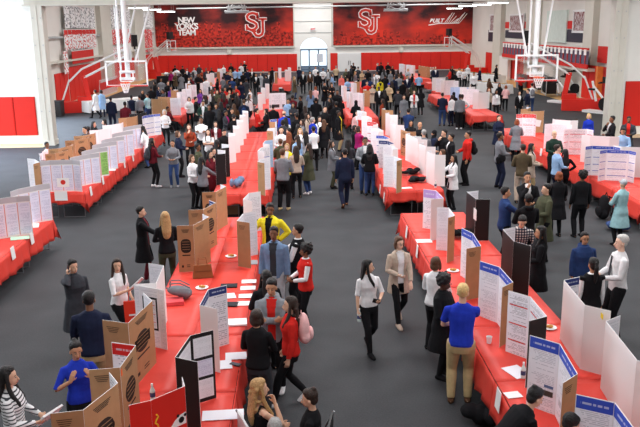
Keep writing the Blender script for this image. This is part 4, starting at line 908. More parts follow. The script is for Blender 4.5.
def board_parts(style, out, cw, wl, wr, al, ar, h, detail, ov=0):
    """meshes in board coordinates: +Y is the front"""
    th = .006; L = []
    def panel(w, M_, nm, oval=False):
        mb = MB(); mb.box((w/2, 0, h/2), (w, th, h), 0); vs = [M_ @ Vector(v) for v in mb.v]; p = MB(); p.add(vs, mb.f, 0)
        # the front face takes the inner paper, the rim is white core
        p.m = [2, 2, 1, 0, 2, 2] if False else [2, 2, 1, 0, 2, 2]
        inn = outer['k'] if style == 'dk' else outer['w']
        L.append((nm, p.mesh(nm, [inn, outer[out], outer['w']]), None))
        def sheet(x0, x1, z0, z1, mat, d=.0015, nmm='poster_sheet', back=False):
            s = -1 if back else 1; y0 = s*(th/2+.0005); y1 = s*(th/2+.0005+d)
            q = MB(); q.box(((x0+x1)/2, (y0+y1)/2, (z0+z1)/2), (x1-x0, abs(y1-y0), z1-z0)); me = q.mesh(nmm, [mat]); L.append((nmm, me, M_)); return me
        if style:
            if style == 'dk':
                for z0, z1, mt in ((.60, .86, 'w'), (.34, .56, 'gn' if False else 'lv'), (.05, .30, 'w')): sheet(.03, w-.03, z0*h/.914, z1*h/.914, SH[mt]())
            elif style in ('lv', 'gn', 'jp'):
                sheet(.0, w, h*.86, h*.995, base_mat('grey title strip', (186, 184, 190), .6), nmm='title_strip')
                k = 2 if w > .5 else 1
                for q in range(k): sheet(.02+q*w/k, w/k-.02+q*w/k, h*.05, h*.83, SH['gn' if style == 'gn' and q == k-1 else 'lv'](), nmm='typed_sheet')
                for q in range(k+1): sheet(max(0, q*w/k-.008), min(w, q*w/k+.008), h*.03, h*.84, base_mat('coral edge strip', (216, 112, 112), .6), d=.001, nmm='edge_strip')
            else: sheet(.008, w-.008, .008, h-.008, SH[style]())
        if detail and out == 'b' and not oval:
            q = MB()
            for i in range(4): q.box((w*.4, -(th/2+.0015), h*.91-i*.022), (w*(.5-.06*i), .002, .006))
            L.append(('printed_mark', q.mesh('printed_mark', [print_black]), M_))
        if detail and out == 'b' and oval:
            q = MB(); o_ = rrect(w*.62, h*.30, w*.26); zc = h*.56; n_ = len(o_); y = -(th/2+.0015)
            q.add([(w/2+a, y, zc+c) for a, c in o_]+[(w/2+a, -th/2, zc+c) for a, c in o_], [tuple(range(n_))]+[(i, (i+1) % n_, n_+(i+1) % n_, n_+i) for i in range(n_)])
            for i in range(4): q.box((w/2, y, h*.91-i*.018), (w*(.5-.06*i), .002, .008))
            q.box((w/2, y, h*.36), (w*.5, .002, .022)); q.box((w*.25, y, h*.12), (w*.12, .002, .045)); q.box((w*.6, y, h*.11), (w*.2, .002, .012)); q.box((w*.6, y, h*.15), (w*.2, .002, .012))
            L.append(('printed_mark', q.mesh('printed_mark', [print_black]), M_))
            q = MB()
            for i in range(4): q.box((w/2, y-.002, zc+h*.09-i*h*.055), (w*.46, .002, .006))
            L.append(('printed_mark', q.mesh('printed_mark', [outer['b']]), M_))
        if detail and out == 'k':
            pass
    I = Matrix.Translation((-cw/2, 0, 0)); panel(cw, I, 'centre_panel', ov in (0, 2))
    # right-hand wing (x > 0) hinges forward by ar, left-hand wing by al
    Mr = Matrix.Translation((cw/2, 0, 0)) @ Matrix.Rotation(ar, 4, 'Z'); panel(wr, Mr, 'side_panel')
    Ml = Matrix.Translation((-cw/2, 0, 0)) @ Matrix.Rotation(-al, 4, 'Z') @ Matrix.Translation((-wl, 0, 0)); panel(wl, Ml, 'side_panel', ov in (1, 2))
    return L
def bd3(side, pts, style, out, label, other=70, ov=0, h=.914):
    """a board whose folds were measured: side -1 faces the left aisle (far wing edge, far fold, near fold), +1 faces right (far fold, near fold, near wing edge)"""
    w = [G(a, b, .775+h)[:2] for a, b in pts]
    far, near = (w[1], w[2]) if side < 0 else (w[0], w[1]); v = near-far if side > 0 else far-near
    cw_ = float(np.hypot(*v)); yaw_ = math.degrees(atan2(v[1], v[0])) % 360
    e = (w[0]-w[1]) if side < 0 else (w[2]-w[1]); wg = float(np.hypot(*e)); ar_ = math.degrees(atan2(v[0]*e[1]-v[1]*e[0], v@e)); m = (far+near)/2
    other = (other, min(wg, .31)); cw_ = min(max(cw_, .45), 1.15); wg = min(max(wg, .2), .5); ar_ = min(max(ar_, 20), 88)
    return board(0, 0, yaw_, style, out, label, cw=cw_, wing=wg, al=other[0], ar=ar_, wl=other[1], h=h, world=(m[0], m[1], 0), ov=ov, detail=True)
ALLB = []
ZONES = []
ZONES = ROWZ
def snap_board(g, px, py):
    x, y = float(g[0]), float(g[1]); best = None
    for xa, xb, ya, yb in ZONES:
        cx, cy = min(max(x, xa+.24), xb-.24), min(max(y, ya+.15), yb-.15); d = (cx-x)**2*4+(cy-y)**2
        if best is None or d < best[0]: best = (d, cx, cy)

    return (best[1], best[2], 0)

def board(px, py, yaw, style, out='w', label=None, cw=.61, wing=.305, al=50, ar=50, h=.914, zt=.775, world=None, detail=None, ov=0, wl=None):
    g = G(px, py, zt+h) if world is None else world
    g = snap_board(g, px, py)
    det = (g[1] < 30) if detail is None else detail
    wl = wl or wing; k = (style, out, cw, wing, al, ar, h, det, ov, wl)
    if k not in BC: BC[k] = board_parts(style, out, cw, wl, wing, R(al), R(ar), h, det, ov)
    root = empty('display_board', (g[0], g[1], zt), R(yaw)); pan = None
    for nm, me, M_ in BC[k]:
        o = bpy.data.objects.new(nm, me); COL.objects.link(o)
        if M_ is None: o.parent = root; pan = o
        else: o.parent = pan; o.matrix_local = M_
    root['category'] = 'display board'; ALLB.append((root, label, style, out, g, yaw)); return root
paperm_ = base_mat('white printer paper', (240, 240, 240), .6)
B_ = board
# near centre-right row, aisle side (fronts face the centre aisle)
bd3(-1, ((423.5, 189), (436, 190.5), (443.5, 198)), 'ph', 'w', 'white display board with pale violet header at the far end of the near centre-right tables')
bd3(-1, ((437, 207), (448.7, 207.7), (455, 215.5)), 'w', 'b', 'tall white poster board with brown cardboard back behind plate of food', 45)
bd3(-1, ((462, 227.8), (473, 233.3), (481, 246)), 'bh', 'b', 'blue headed display board just behind the person in black coat and glasses', 60)
bd3(-1, ((480, 260.8), (499.7, 267), (513, 282)), 'bh', 'b', 'blue headed display board beside the blond person in royal blue shirt', 45)
bd3(-1, ((508.5, 290.4), (530.4, 296.7), (547, 316.3)), 'rh', 'k', 'display board with red section bars and black back beside paper cup', 62)
bd3(-1, ((530, 335), (560, 343.8), (577.5, 373.8)), 'bf', 'b', 'blue headed display board with small pictures, behind person with bun bending down', 42)
bd3(-1, ((576, 394), (615, 402.5), (637, 432)), 'bh', 'w', 'nearest blue headed display board in the bottom right corner', 40)
# near centre-right row, far side (backs face the camera)
bd3(1, ((466.7, 191.8), (476, 199.2), (490, 199.2)), 'w', 'k', 'black backed display board with white sheet clipped on, farthest of the black ones', 75)
_q = [c for c in ALLB[-1][0].children if c.name.startswith('side')][0]; MB().box((.36, -.005, .58), (.22, .004, .24)).obj('clipped_sheet', outer['w'], ALLB[-1][0])
bd3(1, ((502.8, 229.4), (513.8, 241.2), (531, 246)), 'w', 'k', 'large plain black backed display board before person in plaid shirt', 60)
bd3(1, ((564, 280), (585, 305), (611, 311)), 'db', 'w', 'white backed display board with small yellow sticker, before the dark blue puffer jacket', 60)
_w = G(599, 313, 1.61); MB().box((0, 0, .84), (.09, .004, .07)).obj('sticker', base_mat('yellow sticker', (226, 200, 40), .6), ALLB[-1][0]).location = (.72, .16, 0)
bd3(1, ((606, 321), (637, 360), (672, 372)), 'w', 'w', 'nearest large white backed display board on the right', 50)
# far centre-right row, aisle side
for a in ((399.7, 160, 104, 'w', 'b', 'white board with brown edge at the near end of far centre-right tables'), (395, 147, 100, 'w', 'w', 'plain white board just behind the front brown edged one, far centre-right tables'),
          (391, 142, 104, 'db', 'w', 'white board with dark blue title on far centre-right tables'), (387, 137, 100, 'bt', 'w', 'white board with blue bars on far centre-right tables'),
          (381, 129.5, 100, 'w', 'w', 'tall white board beside person in magenta top'), (376, 123, 98, 'rt', 'w', 'white board with small red title near person in pink blazer'),
          (370, 117, 98, 'w', 'w', 'white board next to the red box, centre-right tables'), (365, 111.5, 98, 'w', 'w', 'white board just in front of seated row by pink blazer'),
          (352, 92, 95, 'w', 'w', 'narrow white board at aisle edge beyond person in black headscarf'), (346, 86, 95, 'w', 'w', 'tall white board left of the dark haired person in distant centre-right tables'),
          (361, 93, 120, 'w', 'w', 'white board beside the tall narrow ones in distant centre-right tables')): B_(*a)
B_(404, 130.5, 284, 'w', 'b', 'brown cardboard board back with black print on far centre-right tables', ar=62)
for a in ((409, 135, 283, 'w', 'w', 'white board back next to the brown board, far centre-right tables'), (415.5, 138, 281, 'w', 'w', 'white board back beside person with glasses and beard'),
          (423.5, 145, 281, 'w', 'w', 'white board back topped with a small purple card'), (432.5, 153, 283, 'w', 'w', 'nearest tall white board back beside the long haired person in white cardigan'),
          (393, 124, 284, 'qa', 'w', 'white backed board with pictures behind the white dish'), (388, 114, 283, 'w', 'w', 'low white board back beside the rust clothed person'),
          (383, 108.5, 283, 'w', 'b', 'brown board back behind low white boards, beyond row of centre-right tables'), (368, 90, 275, 'qa', 'b', 'tall brown and white board with dark picture, distant centre-right tables'),
          (362, 80, 275, 'w', 'b', 'distant brown board beside tall white ones right of the aisle'), (356, 83, 95, 'w', 'w', 'distant white board left of the brown one right of the aisle')): B_(*a, ar=60)
# middle row, far part
for a in ((232, 134.5, 95, 'w', 'w', 'nearest tall white board of the white line left of the long red table'), (236, 127, 95, 'qa', 'w', 'second white board in the line left of the long red table'), (240, 121, 95, 'w', 'w', 'third white board in the line left of the long red table'),
          (243.5, 116, 95, 'w', 'w', 'fourth white board in the line left of the long red table'), (247, 111, 95, 'w', 'w', 'fifth white board in the line left of the long red table')): B_(*a, cw=.6)
B_(229, 146, 95, 'w', 'k', 'dark grey backed board between black board and white line', al=60)
B_(223, 152, 95, 'w', 'k', 'black board standing beside the two long haired persons and denim jacket', al=70)
for a in ((259.5, 149, 262, 'pb', 'w', 'white board right of the long red table behind person in grey vest'), (265, 142, 266, 'll', 'w', 'board with light blue title right of the long red table'), (268, 129.5, 268, 'w', 'b', 'white board with brown back halfway along the right of the long red table'),
          (271, 120.5, 268, 'bt', 'b', 'white board with blue mark just behind person in light blue shirt'), (276, 93, 200, 'qa', 'w', 'white board with dark square picture facing the camera near green backed one'),
          (269, 84, 95, 'w', 'w', 'white board at far end of the narrow white line'), (265, 88, 95, 'w', 'w', 'tall white board second from end of the narrow white line'), (262, 93, 95, 'rt', 'w', 'white board with small red label in the narrow white line')): B_(*a)
B_(280, 88, 275, 'w', 'k', 'dark board between white picture board and the distant red table', ar=60)
for i, (a, b, y, o, lb) in enumerate(((277, 72, 95, 'b', 'brown'), (281, 68, 95, 'w', 'leftmost tall white'), (285, 70, 275, 'w', 'middle white'), (289, 67.5, 275, 'w', 'right tall white'), (291, 70, 275, 'w', 'rightmost white'))): B_(a, b, y, 'w', o, lb+' board at the distant red table before the arched door', ar=50)
# near centre-left row, aisle side (brown backs face the camera)
B_(221, 189, 72, 'w', 'b', 'farthest of the brown cardboard boards on near centre-left tables', al=66, ov=1)
B_(209.5, 206, 72, 'db', 'b', 'second farthest brown cardboard board on near centre-left tables', al=66)
B_(201, 221, 70, 'w', 'b', 'brown cardboard board with black oval print beside tan handbag', al=66, cw=.66, ov=1)
B_(160, 274, 92, 'w', 'w', 'tall blank white backed display board beside person in white blouse', al=88, ar=60, cw=.85, wing=.3); B_(147.5, 287.5, 152, 'w', 'w', 'small poster board with dark framed sheet behind red tote bag', cw=.34, wing=.1, al=5, ar=5); MB().box((0, .006, .52), (.26, .003, .5)).obj('dark_frame', black_plastic, ALLB[-1][0]); MB().box((0, .009, .52), (.21, .003, .44)).obj('framed_sheet', SH['rh'](), ALLB[-1][0])
B_(140.5, 311.5, 79, 'w', 'b', 'large brown cardboard board with black oval print, front left tables', al=100, ar=40, cw=.82, wing=.38)
B_(128, 356, 85, 'rt', 'b', 'brown cardboard board with orange tag before the person with raised hands', al=78, ar=75, cw=.6, wing=.33); MB().box((-.27, -.006, .84), (.04, .004, .08)).obj('orange_tag', base_mat('orange tag', (236, 110, 50), .6), ALLB[-1][0])
B_(101, 396, 70, 'pb', 'b', 'nearest brown cardboard board with blue lined poster, bottom left', al=60)
B_(0, 0, 45, 'w', 'r', 'bright red backed board with black and white patches at bottom edge', al=20, ar=60, cw=.42, wing=.22, world=(-1.375, 7.185, 0))
_p = MB().add([(a, -.006, b) for a, b in ((-.02, .50), (.06, .58), (.13, .62), (.20, .63), (.20, .50))], [(0, 1, 2, 3, 4)]); _p.obj('white_patch', paperm_, ALLB[-1][0])
_p = MB().tube([(.14, -.009, .56), (.14, -.007, .56)], .035, 0, 12).tube([(.19, -.009, .60), (.19, -.007, .60)], .018, 0, 10).tube([(.10, -.009, .62), (.10, -.007, .62)], .018, 0, 10); _p.obj('black_patch', black_plastic, ALLB[-1][0])
_p = MB().tube([(-.16+.02*sin(i*1.7), -.008, .74-.03*i) for i in range(8)], .009, 0, 5); _p.obj('yellow_mark', base_mat('yellow print', (240, 190, 50), .6), ALLB[-1][0])
# near centre-left row, inner side (fronts seen)
B_(240, 217, 262, 'w', 'b', 'white poster board with brown back beside papers and yellow cardigan', ar=66)
B_(246, 196, 262, 'qa', 'w', 'white poster board with small picture behind brown backed one', ar=50)
B_(204, 297, 266, 'db', 'w', 'white board with dark blue title beside four white papers', ar=60, cw=.62)
B_(183, 346, 262, 'dk', 'k', 'black display board with framed sheets near the phone on table', ar=70, cw=.62)
B_(257, 168, 262, 'w', 'b', 'white board standing over black box behind the draped denim jacket', cw=.5)
# leftmost row, near part: typed lavender sheets
A_ = dict(cw=.56, wing=.28)
B_(61, 160, 183, 'lv', 'w', 'lavender sheeted board with red dot picture at the end of the leftmost tables', al=30, ar=30, cw=.62, wing=.28)
_dot = MB(); _dot.box((0, .006, .26), (.34, .003, .26), 0); _dot.tube([(0, .007, .27), (0, .010, .27)], .07, 1, 20); _dot.obj('flag_picture', [base_mat('white printer paper', (240, 240, 240), .6), base_mat('flag red', (206, 52, 44), .6)], [c for c in ALLB[-1][0].children if c.name.startswith('centre')][0])
for a in ((88, 155, 236, 'lv', 'w', 'second lavender sheeted board along the leftmost tables'), (99, 149, 240, 'gn', 'w', 'board with a green sheet along the leftmost tables'), (110, 143, 240, 'lv', 'w', 'lavender board just behind the green sheeted one'),
          (119, 138, 240, 'lv', 'w', 'fifth lavender sheeted board along the leftmost tables'), (128, 132, 240, 'lv', 'w', 'sixth lavender sheeted board along the leftmost tables'), (136, 126, 242, 'lv', 'w', 'farthest lavender sheeted board along the leftmost tables')): B_(*a, al=18, ar=18, **A_)
B_(150, 115, 240, 'bt', 'w', 'white board with blue bars at the far end of leftmost tables', al=25, ar=25)
B_(28, 187, 236, 'lv', 'w', 'lavender board with dark picture on title strip, leftmost tables', al=18, ar=18, **A_); B_(3, 198, 214, 'lv', 'w', 'lavender board cut by the left edge of picture', al=18, ar=18, **A_)
for a in ((33, 162, 120, 'w', 'b', 'brown cardboard back with white top at near corner of leftmost tables'), (50, 152, 70, 'w', 'b', 'low brown cardboard back beside the seated child-height person'), (65, 147, 66, 'w', 'b', 'wide brown cardboard back in middle of leftmost tables'),
          (81, 139, 62, 'w', 'b', 'brown cardboard back with black print left of the black clothed person'), (88.5, 134.5, 66, 'w', 'b', 'farthest brown cardboard back of leftmost tables')): B_(*a, al=45, ar=30, h=.8 if a[0] == 50 else .914)
for a in ((104, 129, 60, 'w', 'w', 'large white backed board beside black clothed person, leftmost tables'), (116, 124, 60, 'w', 'w', 'second large white backed board of leftmost tables'), (131, 117, 60, 'w', 'b', 'brown box like board at far leftmost tables'), (141, 113, 62, 'w', 'k', 'black backed board at far end of leftmost tables')): B_(*a, al=40, ar=30)
# leftmost row, far part
B_(156.5, 99, 335, 'w', 'b', 'plain brown board standing open near seated person in maroon', al=50, ar=50); B_(163, 97, 335, 'w', 'b', 'second plain brown board right behind the first')
for a in ((174, 98, 200, 'w', 'w', 'white board with small red mark left of crowded tables'), (179, 92, 240, 'w', 'w', 'white board behind the small red marked one'), (184, 89, 240, 'w', 'w', 'white board farther behind in left crowded tables'), (190, 85, 240, 'w', 'w', 'white board in the left crowd beside the brown edged one'),
          (177, 90, 80, 'w', 'b', 'brown board half hidden in the left crowded tables'), (190.5, 83.5, 110, 'w', 'b', 'tall white board with brown edge in the left crowd'), (210, 74, 100, 'w', 'w', 'tall white board deep in the left crowd'), (214, 73, 100, 'w', 'w', 'second tall white board deep in the left crowd'),
          (218, 71.5, 250, 'w', 'b', 'brown edged board deep in left crowd'), (221, 69, 100, 'w', 'w', 'farthest white board deep in left crowd'), (203, 83, 240, 'w', 'w', 'wide white board in front of the farther left crowd')): B_(*a, al=78, ar=78, cw=.42)
# rightmost row
B_(528.5, 114, 165, 'rt', 'w', 'white board with red header at the far end of rightmost near tables', al=75, ar=30, cw=.45)
B_(545, 111, 12, 'w', 'b', 'brown cardboard board with white sheet on it, rightmost tables', al=20, ar=60, ov=0); MB().box((-.08, -.012, .40), (.34, .004, .28)).obj('clipped_sheet', outer['w'], ALLB[-1][0]).rotation_euler.y = .2; B_(536, 108, 60, 'w', 'b', 'brown cardboard back with round black print, rightmost tables', al=50)
for a in ((560, 124, 150, 'w', 'w', 'white board with faint blue text behind bald person in green'), (578, 129, 168, 'rh', 'w', 'white board with red section bars left of the blue headed ones'), (603, 146, 160, 'bt', 'w', 'white board with blue bars left of black edged one'),
          (618, 150, 160, 'bt', 'k', 'white board with blue bars and black side panel by black backpack')): B_(*a, al=55, ar=50)
B_(600, 136, 330, 'w', 'w', 'large white board back behind the blue barred boards', al=20, ar=20); B_(633, 147, 340, 'w', 'w', 'white board back at the right edge of picture', al=40, ar=30); B_(566, 120, 320, 'w', 'w', 'white board back beside the person in royal blue sweater')
for a in ((444, 79.5, 110, 'w', 'w', 'white board at aisle edge of far rightmost tables'), (450, 81, 200, 'w', 'b', 'brown edged board of far rightmost tables'), (460, 87, 160, 'll', 'w', 'light blue poster board facing the camera, far rightmost tables'), (472, 89, 140, 'w', 'w', 'plain white board facing camera, far rightmost tables'),
          (477, 87, 20, 'w', 'w', 'plain white board back of far rightmost tables'), (489, 92, 20, 'w', 'w', 'nearest plain white board back of far rightmost tables'), (465, 80, 20, 'w', 'w', 'plain white board back before the buffet'), (453, 77, 20, 'w', 'w', 'small white board back nearest buffet end')): B_(*a, al=40, ar=40)
# brown boxes and boards by the far wall
for i, (a, b, o) in enumerate(((398, 67, 'w'), (404, 68, 'w'), (410, 68.5, 'w'), (414, 70, 'w'), (420, 71.5, 'b'), (426, 70, 'b'), (429, 71, 'b'))):
    g_ = P(a, b, 74-i*1.0); B_(a, b, 100 if o == 'w' else 290, 'w', o, ('white', 'brown')[o == 'b']+' board of the far group by the red padding, '+('leftmost', 'second from left', 'third from left', 'rightmost white one', 'leftmost brown one', 'middle brown one', 'rightmost brown one')[i], world=(g_[0], g_[1], 0), zt=.775)
tag(MB().box((0, 0, .24), (.7, .45, .48)).box((0, 0, .49), (.74, .49, .03)).obj('red_box', outer['r'], loc=(3.0, 33.5, .78)), 'red box standing on the tables beside the low white boards', 'box')

# ---------------------------------------------------------------- small things
paperm = base_mat('white printer paper', (240, 240, 240), .6); typed = sheet_mat('typed page', nl=20, nw=9, ink_amt=.5)
def sheet(px, py, z, label, w=.216, l=.279, rz=0., mat=None, group=None, n=1, name='paper_sheet', world=None):
    g = G(px, py, z) if world is None else world; mb = MB(); mb.box((0, 0, .003*n), (w, l, .005*n)); o = mb.obj(name, mat or paperm, loc=(g[0], g[1], z), rz=R(rz)); return tag(o, label, 'paper', group)
TZ = .775
for i, (x, y, w) in enumerate(((249, 281.5, 'first'), (248, 288, 'second'), (246.5, 296, 'third'), (245, 303.5, 'fourth'))): sheet(x, y, TZ, 'white paper laid sideways on red cloth, %s from the top of the four' % w, .27, .20, 2)
sheet(222, 323, TZ, 'single white paper on red cloth left of the small booklet stack', .25, .36, -8); sheet(238, 323, TZ, 'short stack of white booklets on red cloth beside person in black sweater', .28, .26, 4, n=5, name='booklet_stack')
sheet(221, 365, TZ, 'white paper with text left of the phone on red cloth', .3, .28, 8, typed); sheet(236, 356, TZ, 'white paper just above the phone on red cloth', .30, .24, 5, typed)
sheet(223, 415, TZ, 'white handout with four small photographs at the bottom of the centre-left table', .5, .24, 4, sheet_mat('handout page', nl=10, fig=[(.08, .22, .6, .9, (90, 92, 100)), (.28, .42, .6, .9, (120, 110, 110)), (.08, .22, .1, .45, (60, 60, 66)), (.28, .42, .1, .45, (110, 120, 140))]))
sheet(229, 296, TZ, 'white sheet on dark folder on red cloth', .22, .26, 12, typed); sheet(249, 262.5, TZ, 'magazine page with dark pictures on red cloth beside denim jacket person', .34, .28, 3, sheet_mat('magazine page', bg=(170, 172, 176), ink=(70, 72, 78), nl=8))
sheet(142, 409, TZ, 'small blank white paper on red cloth at bottom left', .26, .2, -28)
sheet(424, 241, TZ, 'white paper on red cloth at far end of near centre-right tables', .34, .26, 0); sheet(517, 372, TZ, 'typed white page on red cloth beside royal blue shirt', .26, .36, 20, typed); sheet(513, 395, TZ, 'folded white paper near bottom of centre-right table', .2, .16, 10)
sheet(448, 187, TZ, 'white paper at the near end of far centre-right tables', .3, .2, 0) if False else sheet(406, 188, TZ, 'white papers at the near end of far centre-right tables', .34, .2, 10)
sheet(20, 238, TZ, 'pale green paper on leftmost table below the lavender board', .4, .3, 20, base_mat('pale green paper', (188, 222, 196), .6)); sheet(31, 226, TZ, 'white paper on leftmost table beside board with dark picture', .36, .4, 15); sheet(111, 170, TZ, 'white paper on leftmost table below the green sheet board', .3, .3, 10)
sheet(138, 147, TZ, 'white paper near the far end of leftmost tables', .3, .3, 20)
def dark_tablet(px, py, label, rz):
    g = G(px, py, TZ); root = empty('tablet_computer', (g[0], g[1], TZ), R(rz)); MB().box((0, 0, .007), (.30, .21, .012)).obj('body', black_plastic, root); MB().box((0, 0, .0145), (.27, .18, .002)).obj('screen', base_mat('dark screen', (50, 54, 60), .2), root); return tag(root, label, 'tablet')
dark_tablet(229, 286, 'dark tablet lying on red cloth, upper of the two', 2); dark_tablet(229, 304.5, 'dark tablet lying on red cloth, lower of the two', -4)
g = G(235.5, 364.5, TZ); ph = empty('mobile_phone', (g[0], g[1], TZ), R(62)); MB().box((0, 0, .005), (.08, .16, .01)).obj('body', black_plastic, ph); MB().box((0, 0, .011), (.07, .13, .002)).obj('screen', base_mat('phone screen', (90, 92, 100), .2), ph); tag(ph, 'black mobile phone lying on red cloth below the white paper', 'phone')
# cards hanging on the cloths
def card(px, py, rk, side, label, endy=None, w=.2, h_=.27):
    if endy is None:
        X = ROWX[rk][0 if side < 0 else 1]+side*.055; d = _f*CAM_F+_r*(px-320)-_u*(py-213.5); t = X/d[0]; p = np.array([0, 0, CAM_H])+t*d
        o = MB().box((0, 0, 0), (.006, w, h_)).obj('table_card', paperm, loc=(p[0], p[1], max(.45, p[2])))
        o.rotation_euler.y = R(-side*5)
    else:
        p = P(px, py, endy-.06); o = MB().box((0, 0, 0), (w*1.5, .006, h_)).obj('table_card', paperm, loc=(p[0], endy-.06, p[2]))
    tag(o, label, 'paper')
card(61, 196, 'A', 1, 'white card hanging on the end of the leftmost table cloth', 21.5, .24, .27)
for a, b, l in ((91, 191, 'nearest'), (103, 180, 'second'), (124.5, 164, 'third'), (133, 157.5, 'farthest')): card(a, b, 'A', 1, '%s white card on the aisle side of far leftmost cloths' % l)
card(13, 253, 'A', 1, 'white card on the cloth edge near left edge of picture'); card(32, 238, 'A', 1, 'white card on the cloth beneath the board with dark picture')
for a, b, l in ((380, 189, 'upper'), (384, 197, 'lower')): card(a, b, 'C', -1, '%s white card on the cloth beside black and white jacket' % l)
for a, b, l in ((406.5, 232, 'upper'), (417, 251, 'lower')): card(a, b, 'C', -1, '%s white card on the cloth at far end of near centre-right tables' % l)
card(498, 400, 'C', -1, 'white card on the cloth below royal blue shirt, bottom right'); card(541, 152, 'E', -1, 'white card on cloth left of bald person in green')
# bags, bottles, plates
def backpack(loc, rz, c, label, z=0., s=1., lay=False):
    root = empty('backpack', (loc[0], loc[1], z), R(rz)); body = remesh([ball((0, 0, .23), (.15, .09, .23), 14, 10), ball((0, .02, .12), (.155, .10, .12), 12, 8)], .015, 2, 'bag'); body.materials.append(fab(c))
    o = bpy.data.objects.new('bag_body', body); COL.objects.link(o); o.parent = root
    pk_ = remesh([ball((0, .10, .15), (.11, .045, .10), 12, 8)], .012, 2, 'pocket'); pk_.materials.append(fab(c)); q = bpy.data.objects.new('pocket', pk_); COL.objects.link(q); q.parent = root
    for sx in (-1, 1): MB().tube([(sx*.07, -.06, .42), (sx*.09, -.15, .40), (sx*.09, -.17, .25), (sx*.08, -.10, .06)], .012, n=6).obj('shoulder_strap', fab(c), root)
    MB().tube([(-.03, -.03, .45), (0, -.03, .50), (.03, -.03, .45)], .008, n=6).obj('carry_loop', fab(c), root)
    root.scale = (s, s, s)
    if lay: root.rotation_euler = (R(-80), 0, R(rz))
    return tag(root, label, 'backpack')
g = G(188, 292, TZ)+np.array([.12, -.28, 0]); backpack(g, 100, 'g', 'grey backpack lying on red cloth beside coral folder', TZ+.10, .95, True)
g = G(173, 303, TZ); tag(MB().box((0, 0, .025), (.36, .28, .05)).box((0, 0, .055), (.35, .27, .008)).obj('folder', base_mat('coral folder', (228, 82, 88), .6), loc=(g[0], g[1], TZ), rz=R(12)), 'coral red folder on red cloth in front of grey backpack', 'folder')
def handbag(px, py, z, label):
    g = G(px, py, z); root = empty('handbag', (g[0], g[1], z), R(10)); ltm = base_mat('tan leather', (146, 92, 52), .5, noise=.06, scale=12)
    MB().add([(-.19, -.07, 0), (.19, -.07, 0), (.19, .07, 0), (-.19, .07, 0), (-.16, -.025, .24), (.16, -.025, .24), (.16, .025, .24), (-.16, .025, .24)], [(0, 3, 2, 1), (4, 5, 6, 7), (0, 1, 5, 4), (1, 2, 6, 5), (2, 3, 7, 6), (3, 0, 4, 7)]).obj('bag_body', ltm, root)
    for y in (-.03, .03): MB().tube([(-.09, y, .22), (-.07, y*1.4, .36), (.07, y*1.4, .36), (.09, y, .22)], .008, n=6).obj('handle', ltm, root)
    MB().box((0, -.055, .13), (.30, .004, .008)).obj('seam', base_mat('leather dark', (110, 70, 40), .5), root); return tag(root, label, 'handbag')
handbag(203, 277, TZ, 'tan leather handbag on red cloth in front of brown cardboard board')
def crumple(px, py, z, c, label, name, cat, sx=.3, sy=.2, sz=.1, world=None):
    g = G(px, py, z) if world is None else world; rg = random.Random(int(px*7+py)); L = [ball((rg.uniform(-sx, sx)*.7, rg.uniform(-sy, sy)*.7, sz*rg.uniform(.3, .8)), (sx*rg.uniform(.3, .6), sy*rg.uniform(.3, .6), sz*rg.uniform(.3, .6)), 9, 6) for _ in range(9)]
    me = remesh(L, .014, 2, name); me.materials.append(fab(c)); o = bpy.data.objects.new(name, me); COL.objects.link(o); o.location = (g[0], g[1], z-min(v.co.z for v in me.vertices)+.002); return tag(o, label, cat)
crumple(411, 174, TZ, 'k', 'black coat heaped on centre-right red cloth, rear one', 'folded_coat', 'coat', .34, .25, .13); crumple(416, 182, TZ, 'k', 'black coat heaped on centre-right red cloth, front one', 'folded_coat', 'coat', .3, .25, .12)
crumple(459, 236, TZ, 'k', 'black bag with orange lining behind the tall white poster board', 'folded_bag', 'bag', .22, .3, .14)
crumple(237, 187, TZ, 'dn', 'pale denim jacket draped over red cloth at near end of middle tables', 'folded_jacket', 'jacket', .22, .30, .22)
crumple(486, 424, 0, 'k', 'black coats piled on floor beside royal blue shirt person', 'coat_pile', 'coats', .33, .4, .24)
g = G(603, 187, 0); backpack((8.45, 20.4, 0), 100, 'k', 'black backpack standing on floor before the blue barred boards', 0, 1.5); crumple(601, 211, 0, 'jn', 'blue denim heap on floor beside black backpack', 'clothes_heap', 'clothes', .3, .25, .16, world=(8.3, 19.2, 0))
def plate(px, py, label, food=(196, 140, 70)):
    g = G(px, py, TZ); r_ = lathe_obj('paper_plate', [(.0, .003), (.07, .003), (.115, .018), (.118, .016)], paperm, (g[0], g[1], TZ), label, 'plate')
    f_ = remesh([ball((.02, 0, .03), (.05, .04, .025), 9, 6), ball((-.03, .02, .028), (.035, .03, .02), 9, 6)], .008, 1, 'food'); f_.materials.append(base_mat('pastry', food, .7)); o = bpy.data.objects.new('food', f_); COL.objects.link(o); o.parent = r_; return r_
plate(453, 271, 'paper plate with brown pastry beside brown cardboard wing'); plate(466, 287, 'paper plate with small bun before the blue headed board'); plate(549, 328, 'paper plate with salad behind the red barred board', (120, 140, 70)); plate(231, 256.5, 'paper plate with crumpled foil on centre-left cloth', (170, 170, 172)); plate(202, 288, 'open packet of snacks beside grey backpack', (150, 60, 50))
g = G(489, 343, TZ); lathe_obj('paper_cup', [(.033, 0), (.043, .10), (.045, .102), (.04, .09), (.03, .01)], paperm, (g[0], g[1], TZ), 'white paper cup on red cloth beside royal blue shirt', 'cup')
